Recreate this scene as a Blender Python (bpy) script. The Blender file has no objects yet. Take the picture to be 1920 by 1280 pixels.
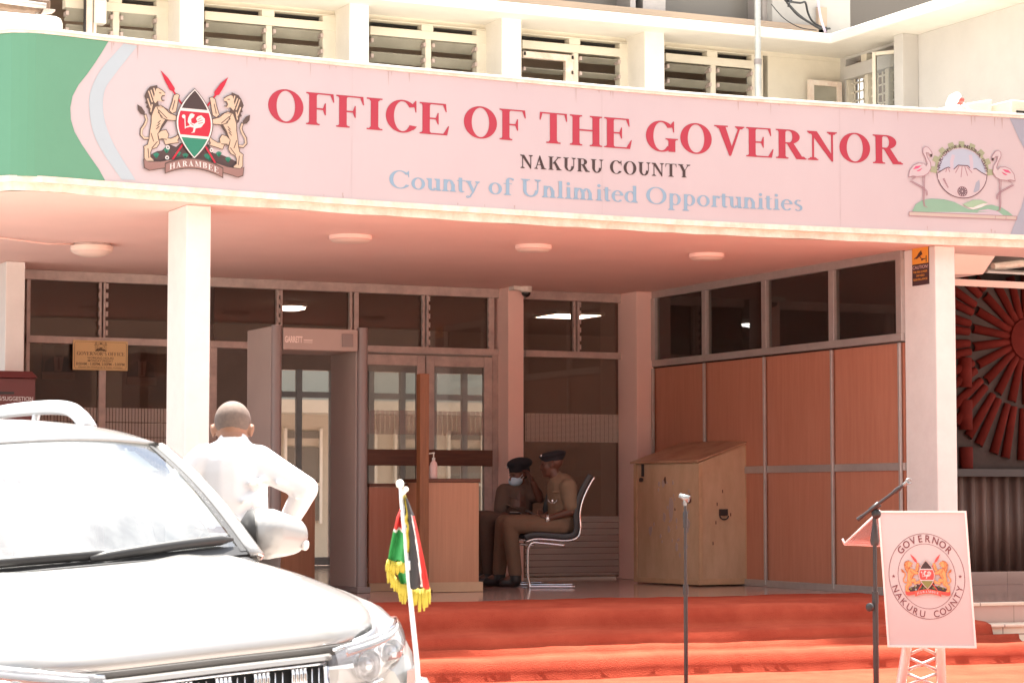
import bpy, bmesh, math, random
from mathutils import Vector, Matrix
from mathutils.geometry import tessellate_polygon
random.seed(7)
rad = math.radians
SC = bpy.context.scene
COL = SC.collection

# ------------------------------------------------------------------ camera
CAMZ, FPX, YAW, PITCH = 1.42, 4424.0, rad(25.165), rad(3.796)
cd = bpy.data.cameras.new("camera"); cam = bpy.data.objects.new("camera", cd); COL.objects.link(cam)
cam.location = (0, 0, CAMZ); cam.rotation_euler = (rad(90) + PITCH, 0, -YAW)
cd.sensor_width = 36; cd.lens = FPX / 1920 * 36; cd.clip_start = .1; cd.clip_end = 2000
cd.dof.use_dof = True; cd.dof.focus_distance = 17.5; cd.dof.aperture_fstop = 9
SC.camera = cam
# ------------------------------------------------------------------ world and sun
SUN = Vector((.10, .31, 1)).normalized()
w = bpy.data.worlds.new("World"); SC.world = w; w.use_nodes = True
nt = w.node_tree; nt.nodes.clear()
N = nt.nodes.new; L = nt.links.new
sky = N('ShaderNodeTexSky'); sky.sky_type = 'NISHITA'; sky.sun_disc = False
sky.sun_elevation = math.asin(SUN.z); sky.sun_rotation = math.atan2(SUN.x, SUN.y)
tc = N('ShaderNodeTexCoord'); ns = N('ShaderNodeTexNoise'); ns.inputs['Scale'].default_value = 2.3
ns.inputs['Detail'].default_value = 7; ns.inputs['Roughness'].default_value = .55
cr = N('ShaderNodeValToRGB'); cr.color_ramp.elements[0].position = .40; cr.color_ramp.elements[1].position = .56
mx = N('ShaderNodeMixRGB'); mx.inputs[2].default_value = (6.5, 6.4, 6.2, 1)
bg = N('ShaderNodeBackground'); bg.inputs['Strength'].default_value = .066; out = N('ShaderNodeOutputWorld')
L(tc.outputs['Generated'], ns.inputs['Vector']); L(ns.outputs['Fac'], cr.inputs[0]); L(cr.outputs[0], mx.inputs[0])
# clouds glow towards the sun
vd = N('ShaderNodeVectorMath'); vd.operation = 'DOT_PRODUCT'; vd.inputs[1].default_value = SUN; L(tc.outputs['Generated'], vd.inputs[0])
pw = N('ShaderNodeMath'); pw.operation = 'POWER'; pw.use_clamp = True; pw.inputs[1].default_value = 9; L(vd.outputs['Value'], pw.inputs[0])
ma = N('ShaderNodeMath'); ma.operation = 'MULTIPLY_ADD'; ma.inputs[1].default_value = 5.0; ma.inputs[2].default_value = 1; L(pw.outputs[0], ma.inputs[0])
vs_ = N('ShaderNodeVectorMath'); vs_.operation = 'SCALE'; vs_.inputs[0].default_value = (6.5, 6.4, 6.2); L(ma.outputs[0], vs_.inputs['Scale']); L(vs_.outputs[0], mx.inputs[2])
L(sky.outputs[0], mx.inputs[1]); L(mx.outputs[0], bg.inputs[0]); L(bg.outputs[0], out.inputs[0])
sd = bpy.data.lights.new("sun", 'SUN'); sd.energy = 5.0; sd.angle = rad(.5); sd.color = (1, .95, .87)
so = bpy.data.objects.new("sun", sd); COL.objects.link(so); so.rotation_euler = SUN.to_track_quat('Z', 'Y').to_euler()
so.location = (5, 10, 30)
SC.view_settings.view_transform = 'Standard'; SC.view_settings.look = 'None'
SC.view_settings.exposure = 2.3; SC.view_settings.gamma = 1
SC.cycles.max_bounces = 10; SC.cycles.diffuse_bounces = 6; SC.cycles.transparent_max_bounces = 24
SC.cycles.use_denoising = True; SC.cycles.caustics_reflective = False; SC.cycles.caustics_refractive = False

# ------------------------------------------------------------------ points of the place (reference-photo ray meets a real plane)
_f = Vector((math.sin(YAW) * math.cos(PITCH), math.cos(YAW) * math.cos(PITCH), math.sin(PITCH)))
_r = Vector((math.cos(YAW), -math.sin(YAW), 0)); _u = _r.cross(_f)
CP = Vector((0, 0, CAMZ))
def ray(x, y): return _f + _r * ((x - 960) / FPX) + _u * ((640 - y) / FPX)
def aY(x, y, Y): d = ray(x, y); return CP + d * (Y / d.y)
def aX(x, y, X): d = ray(x, y); return CP + d * (X / d.x)
def aZ(x, y, Z): d = ray(x, y); return CP + d * ((Z - CAMZ) / d.z)
def aD(x, y, D): return CP + ray(x, y) * D

# ------------------------------------------------------------------ materials
MATS = {}
def mat(name, c, rough=.6, metal=0., noise=.0, nscale=6., bump=0., bscale=60., spec=.5, emit=None, coat=0., c2=None, stretch=None, sheen=0):
    if name in MATS: return MATS[name]
    m = bpy.data.materials.new(name); m.use_nodes = True; MATS[name] = m
    t = m.node_tree; b = t.nodes['Principled BSDF']
    b.inputs['Base Color'].default_value = (*c, 1); b.inputs['Roughness'].default_value = rough
    b.inputs['Metallic'].default_value = metal; b.inputs['Specular IOR Level'].default_value = spec
    if coat: b.inputs['Coat Weight'].default_value = coat; b.inputs['Coat Roughness'].default_value = .04
    if sheen: b.inputs['Sheen Weight'].default_value = sheen
    if emit: b.inputs['Emission Color'].default_value = (*c, 1); b.inputs['Emission Strength'].default_value = emit
    co = t.nodes.new('ShaderNodeTexCoord'); mp = t.nodes.new('ShaderNodeMapping')
    t.links.new(co.outputs['Object'], mp.inputs[0])
    if stretch: mp.inputs['Scale'].default_value = stretch
    if noise or c2:
        n = t.nodes.new('ShaderNodeTexNoise'); n.inputs['Scale'].default_value = nscale; n.inputs['Detail'].default_value = 8
        n.inputs['Roughness'].default_value = .65
        t.links.new(mp.outputs[0], n.inputs['Vector'])
        r = t.nodes.new('ShaderNodeValToRGB'); e = r.color_ramp.elements
        e[0].position = .32; e[1].position = .68
        lo = c2 if c2 else tuple(v * (1 - noise) for v in c)
        e[0].color = (*lo, 1); e[1].color = (*(min(1, v * (1 + noise * .4)) for v in c), 1)
        t.links.new(n.outputs['Fac'], r.inputs[0]); t.links.new(r.outputs[0], b.inputs['Base Color'])
    if bump:
        n2 = t.nodes.new('ShaderNodeTexNoise'); n2.inputs['Scale'].default_value = bscale; n2.inputs['Detail'].default_value = 5
        bp = t.nodes.new('ShaderNodeBump'); bp.inputs['Strength'].default_value = bump; bp.inputs['Distance'].default_value = .01
        t.links.new(mp.outputs[0], n2.inputs['Vector']); t.links.new(n2.outputs['Fac'], bp.inputs['Height']); t.links.new(bp.outputs[0], b.inputs['Normal'])
    return m
def glass(name, tint, refl=.9, rough=.02, dust=0., dustc=(.8, .8, .78), ior=1.5):
    if name in MATS: return MATS[name]
    m = bpy.data.materials.new(name); m.use_nodes = True; MATS[name] = m
    t = m.node_tree; t.nodes.clear()
    o = t.nodes.new('ShaderNodeOutputMaterial'); tr = t.nodes.new('ShaderNodeBsdfTransparent'); gl = t.nodes.new('ShaderNodeBsdfGlossy')
    tr.inputs[0].default_value = (*tint, 1); gl.inputs['Roughness'].default_value = rough; gl.inputs[0].default_value = (refl, refl, refl, 1)
    fr = t.nodes.new('ShaderNodeFresnel'); fr.inputs[0].default_value = ior
    mxs = t.nodes.new('ShaderNodeMixShader'); t.links.new(fr.outputs[0], mxs.inputs[0])
    base = tr.outputs[0]
    if dust:
        df = t.nodes.new('ShaderNodeBsdfDiffuse'); df.inputs[0].default_value = (*dustc, 1)
        m2 = t.nodes.new('ShaderNodeMixShader'); m2.inputs[0].default_value = dust
        n = t.nodes.new('ShaderNodeTexNoise'); n.inputs['Scale'].default_value = 3; n.inputs['Detail'].default_value = 8
        mr = t.nodes.new('ShaderNodeMapRange'); mr.inputs[3].default_value = dust * .5; mr.inputs[4].default_value = dust * 1.5
        co = t.nodes.new('ShaderNodeTexCoord'); t.links.new(co.outputs['Object'], n.inputs['Vector'])
        t.links.new(n.outputs['Fac'], mr.inputs[0]); t.links.new(mr.outputs[0], m2.inputs[0])
        t.links.new(tr.outputs[0], m2.inputs[1]); t.links.new(df.outputs[0], m2.inputs[2]); base = m2.outputs[0]
    t.links.new(base, mxs.inputs[1]); t.links.new(gl.outputs[0], mxs.inputs[2]); t.links.new(mxs.outputs[0], o.inputs[0])
    return m
def wood(name, c, c2, axis=(14, 14, .8), rough=.45, bump=.08):
    return mat(name, c, rough, c2=c2, nscale=3., stretch=axis, bump=bump, bscale=10, spec=.4)
def film(name, c, cell, line, alpha):
    """frosted film: pale stripes of vinyl with clear gaps, cell = stripe pitch (x,z), line = share left clear"""
    if name in MATS: return MATS[name]
    m = bpy.data.materials.new(name); m.use_nodes = True; MATS[name] = m
    t = m.node_tree; t.nodes.clear(); n = t.nodes.new
    o = n('ShaderNodeOutputMaterial'); tr = n('ShaderNodeBsdfTransparent'); df = n('ShaderNodeBsdfDiffuse'); df.inputs[0].default_value = (*c, 1)
    tl = n('ShaderNodeBsdfTranslucent'); tl.inputs[0].default_value = (*c, 1)
    ad = n('ShaderNodeMixShader'); ad.inputs[0].default_value = .3
    t.links.new(df.outputs[0], ad.inputs[1]); t.links.new(tl.outputs[0], ad.inputs[2])
    mxs = n('ShaderNodeMixShader'); co = n('ShaderNodeTexCoord'); sp = n('ShaderNodeSeparateXYZ'); t.links.new(co.outputs['Object'], sp.inputs[0])
    last = None
    for ax, (p, ln) in zip(('X', 'Z'), zip(cell, line)):
        if not p: continue
        a = n('ShaderNodeMath'); a.operation = 'DIVIDE'; a.inputs[1].default_value = p; t.links.new(sp.outputs[ax], a.inputs[0])
        f = n('ShaderNodeMath'); f.operation = 'FRACT'; t.links.new(a.outputs[0], f.inputs[0])
        g = n('ShaderNodeMath'); g.operation = 'GREATER_THAN'; g.inputs[1].default_value = ln; t.links.new(f.outputs[0], g.inputs[0])
        if last is None: last = g.outputs[0]
        else:
            q = n('ShaderNodeMath'); q.operation = 'MULTIPLY'; t.links.new(last, q.inputs[0]); t.links.new(g.outputs[0], q.inputs[1]); last = q.outputs[0]
    q = n('ShaderNodeMath'); q.operation = 'MULTIPLY'; q.inputs[1].default_value = alpha; t.links.new(last, q.inputs[0])
    t.links.new(q.outputs[0], mxs.inputs[0]); t.links.new(tr.outputs[0], mxs.inputs[1]); t.links.new(ad.outputs[0], mxs.inputs[2]); t.links.new(mxs.outputs[0], o.inputs[0])
    return m
def tiles(name, c, grout, sx, sz, rough=.2, axis='XZ', mort=.006, var=.06):
    if name in MATS: return MATS[name]
    m = mat(name, c, rough); t = m.node_tree; n = t.nodes.new; b = t.nodes['Principled BSDF']
    co = n('ShaderNodeTexCoord'); sp = n('ShaderNodeSeparateXYZ'); cb = n('ShaderNodeCombineXYZ'); br = n('ShaderNodeTexBrick')
    t.links.new(co.outputs['Object'], sp.inputs[0]); t.links.new(sp.outputs[axis[0]], cb.inputs[0]); t.links.new(sp.outputs[axis[1]], cb.inputs[1])
    t.links.new(cb.outputs[0], br.inputs[0]); br.offset = 0; br.inputs['Scale'].default_value = 1
    br.inputs['Brick Width'].default_value = sx; br.inputs['Row Height'].default_value = sz; br.inputs['Mortar Size'].default_value = mort
    br.inputs['Color1'].default_value = (*c, 1); br.inputs['Color2'].default_value = (*(v * (1 - var) for v in c), 1); br.inputs['Mortar'].default_value = (*grout, 1)
    t.links.new(br.outputs[0], b.inputs['Base Color'])
    return m

M_white = mat('white_paint', (.72, .685, .615), .7, noise=.07, nscale=2.5, bump=.15, bscale=25)
M_cream = mat('cream_paint', (.68, .63, .52), .7, noise=.10, nscale=2, bump=.12, bscale=20)
M_pillar = mat('pillar_paint', (.74, .71, .675), .65, noise=.06, nscale=5, bump=.35, bscale=14)
M_ceil = mat('bounce_tinted_ceiling', (.87, .61, .535), .75, noise=.05, nscale=1.2)  # salmon in the colour stands in for red carpet bounce and veil glow
M_peel = mat('peeling_paint', (.82, .76, .66), .8, c2=(.66, .50, .40), nscale=7, bump=.5, bscale=30)
M_frame = mat('pinkish_frame_paint', (.50, .40, .36), .5, noise=.25, nscale=8, bump=.2, bscale=40)
M_alu = mat('aluminium', (.50, .46, .43), .42, metal=.55, noise=.1, nscale=10)
M_alud = mat('grey_aluminium', (.30, .27, .26), .45, metal=.4, noise=.15)
M_glass = glass('smoked_glass', (.62, .54, .49), .9, dust=.05, dustc=(.5, .34, .28))
M_door = glass('clear_glass', (.86, .86, .84), .95, dust=.025)
M_louv = glass('louvre_glass', (.62, .64, .56), .9, rough=.15, dust=.5, dustc=(.58, .55, .45))
M_panel = wood('reddish_wood_veneer', (.475, .205, .13), (.415, .165, .10), axis=(9, 9, .6), bump=.01)
M_counter = wood('counter_veneer', (.52, .26, .155), (.45, .215, .125), axis=(14, 14, .5), bump=.03)
M_post = wood('brown_wood', (.26, .10, .04), (.17, .06, .025), axis=(18, 18, 1.2))
M_bar = wood('dark_brown_wood', (.15, .05, .025), (.09, .03, .018), axis=(1.2, 14, 14))
M_ply = mat('pale_plywood', (.60, .41, .26), .65, c2=(.50, .33, .20), nscale=3, stretch=(3, 3, 1), bump=.15, bscale=30)
M_red = mat('red_carpet', (.34, .066, .036), .95, c2=(.25, .038, .021), nscale=2.4, bump=.8, bscale=160, spec=.05)
M_floor = tiles('porch_floor_tiles', (.44, .29, .25), (.25, .165, .14), .45, .45, .12, 'XY', .004)
M_step = tiles('cream_step_tiles', (.66, .56, .46), (.30, .22, .18), .42, .40, .3, 'XZ', .006)
M_asph = mat('asphalt', (.085, .08, .075), .9, noise=.3, nscale=4, bump=.5, bscale=120)
M_black = mat('black_rubber', (.018, .017, .017), .5)
M_blackm = mat('black_metal', (.03, .024, .024), .4, noise=.2)
M_chrome = mat('chrome', (.78, .78, .8), .12, metal=1)
M_car = mat('silver_white_car_paint', (.37, .36, .35), .30, metal=.4, coat=.8, noise=.015, nscale=30)
M_dark = mat('dark_void', (.03, .025, .022), .9)

# ------------------------------------------------------------------ mesh helpers
class MB:
    def __init__(s): s.v = []; s.f = []; s.m = []
    def add(s, vs, fs, mi=0):
        o = len(s.v); s.v += [Vector(p) for p in vs]; s.f += [tuple(i + o for i in f) for f in fs]; s.m += [mi] * len(fs); return s
    def box(s, x0, x1, y0, y1, z0, z1, mi=0):
        return s.add([(x0, y0, z0), (x1, y0, z0), (x1, y1, z0), (x0, y1, z0), (x0, y0, z1), (x1, y0, z1), (x1, y1, z1), (x0, y1, z1)],
                     [(0, 3, 2, 1), (4, 5, 6, 7), (0, 1, 5, 4), (1, 2, 6, 5), (2, 3, 7, 6), (3, 0, 4, 7)], mi)
    def hexa(s, b, t, mi=0):
        return s.add(list(b) + list(t), [(0, 3, 2, 1), (4, 5, 6, 7), (0, 1, 5, 4), (1, 2, 6, 5), (2, 3, 7, 6), (3, 0, 4, 7)], mi)
    def obox(s, c, sx, sy, sz, M, mi=0):
        vs = [Vector(c) + M @ Vector((a * sx / 2, b * sy / 2, d * sz / 2)) for d in (-1, 1) for a, b in ((-1, -1), (1, -1), (1, 1), (-1, 1))]
        return s.hexa(vs[:4], vs[4:], mi)
    def tube(s, pts, r, n=10, mi=0, cap=True, flat=1.):
        pts = [Vector(p) for p in pts]; rs = r if isinstance(r, (list, tuple)) else [r] * len(pts)
        t0 = (pts[1] - pts[0]).normalized(); a = Vector((0, 0, 1)) if abs(t0.z) < .9 else Vector((1, 0, 0))
        u = t0.cross(a).normalized(); vs = []; fs = []
        for i, p in enumerate(pts):
            t = (pts[min(i + 1, len(pts) - 1)] - pts[max(i - 1, 0)]).normalized()
            u = (u - t * u.dot(t)).normalized(); w_ = t.cross(u)
            for k in range(n):
                an = 2 * math.pi * k / n; vs.append(p + u * math.cos(an) * rs[i] + w_ * math.sin(an) * rs[i] * flat)
        for i in range(len(pts) - 1):
            for k in range(n): fs.append((i * n + k, i * n + (k + 1) % n, (i + 1) * n + (k + 1) % n, (i + 1) * n + k))
        if cap: fs.append(tuple(range(n))[::-1]); fs.append(tuple((len(pts) - 1) * n + k for k in range(n)))
        return s.add(vs, fs, mi)
    def lathe(s, c, prof, axis=(0, 0, 1), n=24, mi=0):
        ax = Vector(axis).normalized(); a = Vector((1, 0, 0)) if abs(ax.x) < .9 else Vector((0, 1, 0))
        u = ax.cross(a).normalized(); w_ = ax.cross(u); vs = []; fs = []
        for (r, h) in prof:
            for k in range(n):
                an = 2 * math.pi * k / n; vs.append(Vector(c) + ax * h + (u * math.cos(an) + w_ * math.sin(an)) * max(r, 1e-4))
        for i in range(len(prof) - 1):
            for k in range(n): fs.append((i * n + k, i * n + (k + 1) % n, (i + 1) * n + (k + 1) % n, (i + 1) * n + k))
        fs.append(tuple(range(n))[::-1]); fs.append(tuple((len(prof) - 1) * n + k for k in range(n)))
        return s.add(vs, fs, mi)
    def ell(s, c, rx, ry, rz, M=None, n=16, mi=0):
        M = M or Matrix.Identity(3); vs = []; fs = []; h = n // 2
        for i in range(h + 1):
            ph = math.pi * i / h
            for k in range(n):
                th = 2 * math.pi * k / n
                vs.append(Vector(c) + M @ Vector((rx * math.sin(ph) * math.cos(th), ry * math.sin(ph) * math.sin(th), -rz * math.cos(ph))))
        for i in range(h):
            for k in range(n): fs.append((i * n + k, i * n + (k + 1) % n, (i + 1) * n + (k + 1) % n, (i + 1) * n + k))
        return s.add(vs, fs, mi)
    def cap(s, p0, p1, r0, r1, side=None, k=1., n=14):
        """tapered capsule, cross-section scaled by k along side"""
        p0, p1 = Vector(p0), Vector(p1); ax = (p1 - p0); ln = max(ax.length, 1e-5); ax = ax / ln if ln > 1e-4 else Vector((0, 0, 1))
        if side is None: side = Vector((0, 0, 1)) if abs(ax.z) < .9 else Vector((1, 0, 0))
        side = Vector(side); u = (side - ax * side.dot(ax)).normalized(); w_ = ax.cross(u); vs = []; fs = []; rows = []
        for i in range(5): a = math.pi / 2 * (1 - i / 4); rows.append((p0 - ax * r0 * math.sin(a), r0 * max(math.cos(a), .02)))
        for i in range(5): a = math.pi / 2 * (i / 4); rows.append((p1 + ax * r1 * math.sin(a), r1 * max(math.cos(a), .02)))
        for (c, r) in rows:
            for j in range(n):
                th = 2 * math.pi * j / n; vs.append(c + u * r * k * math.cos(th) + w_ * r * math.sin(th))
        for i in range(9):
            for j in range(n): fs.append((i * n + j, i * n + (j + 1) % n, (i + 1) * n + (j + 1) % n, (i + 1) * n + j))
        fs.append(tuple(range(n))[::-1]); fs.append(tuple(9 * n + j for j in range(n)))
        return s.add(vs, fs)
    def grid(s, P, mi=0, thick=None):
        """P: rows of points"""
        R, C = len(P), len(P[0]); o = [p for r in P for p in r]
        return s.add(o, [(i * C + j, i * C + j + 1, (i + 1) * C + j + 1, (i + 1) * C + j) for i in range(R - 1) for j in range(C - 1)], mi)
    def prism(s, poly, d, mi=0):
        """poly: 3d loop, extruded by vector d"""
        p = [Vector(q) for q in poly]; d = Vector(d); n = len(p); tr = tessellate_polygon([p])
        fs = [tuple(t) for t in tr] + [tuple(i + n for i in t)[::-1] for t in tr] + [(i, (i + 1) % n, (i + 1) % n + n, i + n) for i in range(n)]
        return s.add(p + [q + d for q in p], fs, mi)
    def build(s, name, mats, parent=None, smooth=False, bevel=0., solid=0., auto=None, sub=0):
        mats = mats if isinstance(mats, (list, tuple)) else [mats]
        org = ORG.get(parent.name, Vector()) if parent else Vector()
        me = bpy.data.meshes.new(name); me.from_pydata([tuple(v - org) for v in s.v], [], s.f)
        for m in mats: me.materials.append(m)
        me.polygons.foreach_set('material_index', s.m)
        bm = bmesh.new(); bm.from_mesh(me)
        if not getattr(s, 'norecalc', False): bmesh.ops.recalc_face_normals(bm, faces=bm.faces)
        bm.to_mesh(me); bm.free()
        if smooth: me.polygons.foreach_set('use_smooth', [True] * len(me.polygons))
        o = bpy.data.objects.new(name, me); COL.objects.link(o)
        if parent: o.parent = parent
        ORG[o.name] = org
        if solid: md = o.modifiers.new('s', 'SOLIDIFY'); md.thickness = solid; md.offset = -1
        if sub: md = o.modifiers.new('sub', 'SUBSURF'); md.levels = md.render_levels = sub
        if bevel:
            md = o.modifiers.new('b', 'BEVEL'); md.width = bevel; md.segments = 2; md.limit_method = 'ANGLE'; md.angle_limit = rad(40)
        if auto and smooth:
            me.set_sharp_from_angle(angle=rad(auto))
        return o
ORG = {}
def tag(o, label=None, cat=None, group=None, kind=None):
    if label: o['label'] = label
    if cat: o['category'] = cat
    if group: o['group'] = group
    if kind: o['kind'] = kind
    return o
def thing(name, loc, label, cat, group=None):
    o = bpy.data.objects.new(name, None); COL.objects.link(o); o.location = loc; o.empty_display_size = .2
    ORG[o.name] = Vector(loc); return tag(o, label, cat, group)
def struct(name, mb, m, **k): return tag(mb.build(name, m, **k), kind='structure')
def blob(name, mb, mats, parent, voxel=.012, smooth=6, fac=.5):
    """union of overlapping closed shells grown into one continuous skin"""
    me = bpy.data.meshes.new(name); org = ORG.get(parent.name, Vector()) if parent else Vector()
    me.from_pydata([tuple(v - org) for v in mb.v], [], mb.f)
    bm = bmesh.new(); bm.from_mesh(me); bmesh.ops.recalc_face_normals(bm, faces=bm.faces); bm.to_mesh(me); bm.free()
    o = bpy.data.objects.new(name, me); COL.objects.link(o)
    r = o.modifiers.new('r', 'REMESH'); r.mode = 'VOXEL'; r.voxel_size = voxel
    sm = o.modifiers.new('s', 'SMOOTH'); sm.iterations = smooth; sm.factor = fac
    dg = bpy.context.evaluated_depsgraph_get(); nm = bpy.data.meshes.new_from_object(o.evaluated_get(dg))
    o.modifiers.clear(); o.data = nm; nm.materials.clear()
    for m in (mats if isinstance(mats, (list, tuple)) else [mats]): nm.materials.append(m)
    nm.polygons.foreach_set('use_smooth', [True] * len(nm.polygons))
    if parent: o.parent = parent
    ORG[o.name] = org; return o

# ------------------------------------------------------------------ flat art: polygons laid on a face, each layer 0.5 mm proud of the one below
class Art:
    def __init__(s, fn, step=.0002, base=.003): s.fn = fn; s.mb = MB(); s.mb.norecalc = True; s.d = base; s.step = step; s.mats = []
    def mi(s, m):
        if m not in s.mats: s.mats.append(m)
        return s.mats.index(m)
    def poly(s, pts, m, up=True):
        p = [Vector((a, b, 0)) for a, b in pts]; tr = tessellate_polygon([p])
        s.mb.add([s.fn(a, b, s.d) for a, b in pts], [tuple(t) for t in tr], s.mi(m))
        if up: s.d += s.step
    def ring(s, cx, cy, rx, ry, tx, ty, m, a0=0, a1=360, n=40, up=True):
        vs = []; fs = []
        for i in range(n + 1):
            a = rad(a0 + (a1 - a0) * i / n); c, q = math.cos(a), math.sin(a)
            vs += [s.fn(cx + rx * c, cy + ry * q, s.d), s.fn(cx + (rx - tx) * c, cy + (ry - ty) * q, s.d)]
        fs = [(2 * i, 2 * i + 2, 2 * i + 3, 2 * i + 1) for i in range(n)]
        s.mb.add(vs, fs, s.mi(m))
        if up: s.d += s.step
    def disc(s, cx, cy, rx, ry, m, n=32): s.poly([(cx + rx * math.cos(2 * math.pi * i / n), cy + ry * math.sin(2 * math.pi * i / n)) for i in range(n)], m)
    def stroke(s, pts, wd, m, up=True):
        pts = [Vector((a, b)) for a, b in pts]; Lf = []; Rt = []
        for i, p in enumerate(pts):
            t = (pts[min(i + 1, len(pts) - 1)] - pts[max(i - 1, 0)]).normalized(); n = Vector((-t.y, t.x)) * wd / 2
            Lf.append(p + n); Rt.append(p - n)
        vs = [s.fn(q.x, q.y, s.d) for q in Lf + Rt]; k = len(pts)
        s.mb.add(vs, [(i, i + 1, k + i + 1, k + i) for i in range(k - 1)], s.mi(m))
        if up: s.d += s.step
    def mesh2d(s, vs, fs, m):
        s.mb.add([s.fn(a, b, s.d) for a, b in vs], fs, s.mi(m))
    def build(s, name, parent): return s.mb.build(name, s.mats, parent)

# sans lettering from Blender's built-in font
_tc = {}
def text2d(txt, bold=0.):
    if (txt, bold) in _tc: return _tc[(txt, bold)]
    cu = bpy.data.curves.new('t', 'FONT'); cu.body = txt; cu.size = 1; cu.resolution_u = 4; cu.offset = bold
    o = bpy.data.objects.new('t', cu); COL.objects.link(o); dg = bpy.context.evaluated_depsgraph_get()
    me = bpy.data.meshes.new_from_object(o.evaluated_get(dg))
    vs = [(v.co.x, v.co.y) for v in me.vertices]; fs = [tuple(p.vertices) for p in me.polygons]
    bpy.data.objects.remove(o); bpy.data.curves.remove(cu); bpy.data.meshes.remove(me)
    _tc[(txt, bold)] = (vs, fs); return vs, fs
def put_text(art, txt, x0, x1, y0, h, m, bold=0.):
    """fit txt between x0 and x1, capital height h, baseline y0"""
    vs, fs = text2d(txt, bold)
    a = min(v[0] for v in vs); b = max(v[0] for v in vs); c = max(v[1] for v in text2d('H', bold)[0])
    art.mesh2d([(x0 + (v[0] - a) / (b - a) * (x1 - x0), y0 + v[1] / c * h) for v in vs], fs, m)
def arc_text(art, txt, cx, cy, r, a_mid, span, h, m, inward=False, bold=0.):
    n = len(txt); c = max(v[1] for v in text2d('H', bold)[0]); k = h / c
    for i, ch in enumerate(txt):
        if ch == ' ': continue
        t = (i / (n - 1) - .5) * span; a = rad(a_mid - t) if not inward else rad(a_mid + t)
        vs, fs = text2d(ch, bold); w0 = (min(v[0] for v in vs) + max(v[0] for v in vs)) / 2
        o = []
        for v in vs:
            lx, ly = (v[0] - w0) * k, v[1] * k
            if not inward: e = (math.cos(a), math.sin(a)); tt = (math.sin(a), -math.cos(a)); rr = r + ly
            else: e = (math.cos(a), math.sin(a)); tt = (-math.sin(a), math.cos(a)); rr = r - ly
            o.append((cx + e[0] * rr + tt[0] * lx, cy + e[1] * rr + tt[1] * lx))
        art.mesh2d(o, fs, m)

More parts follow.
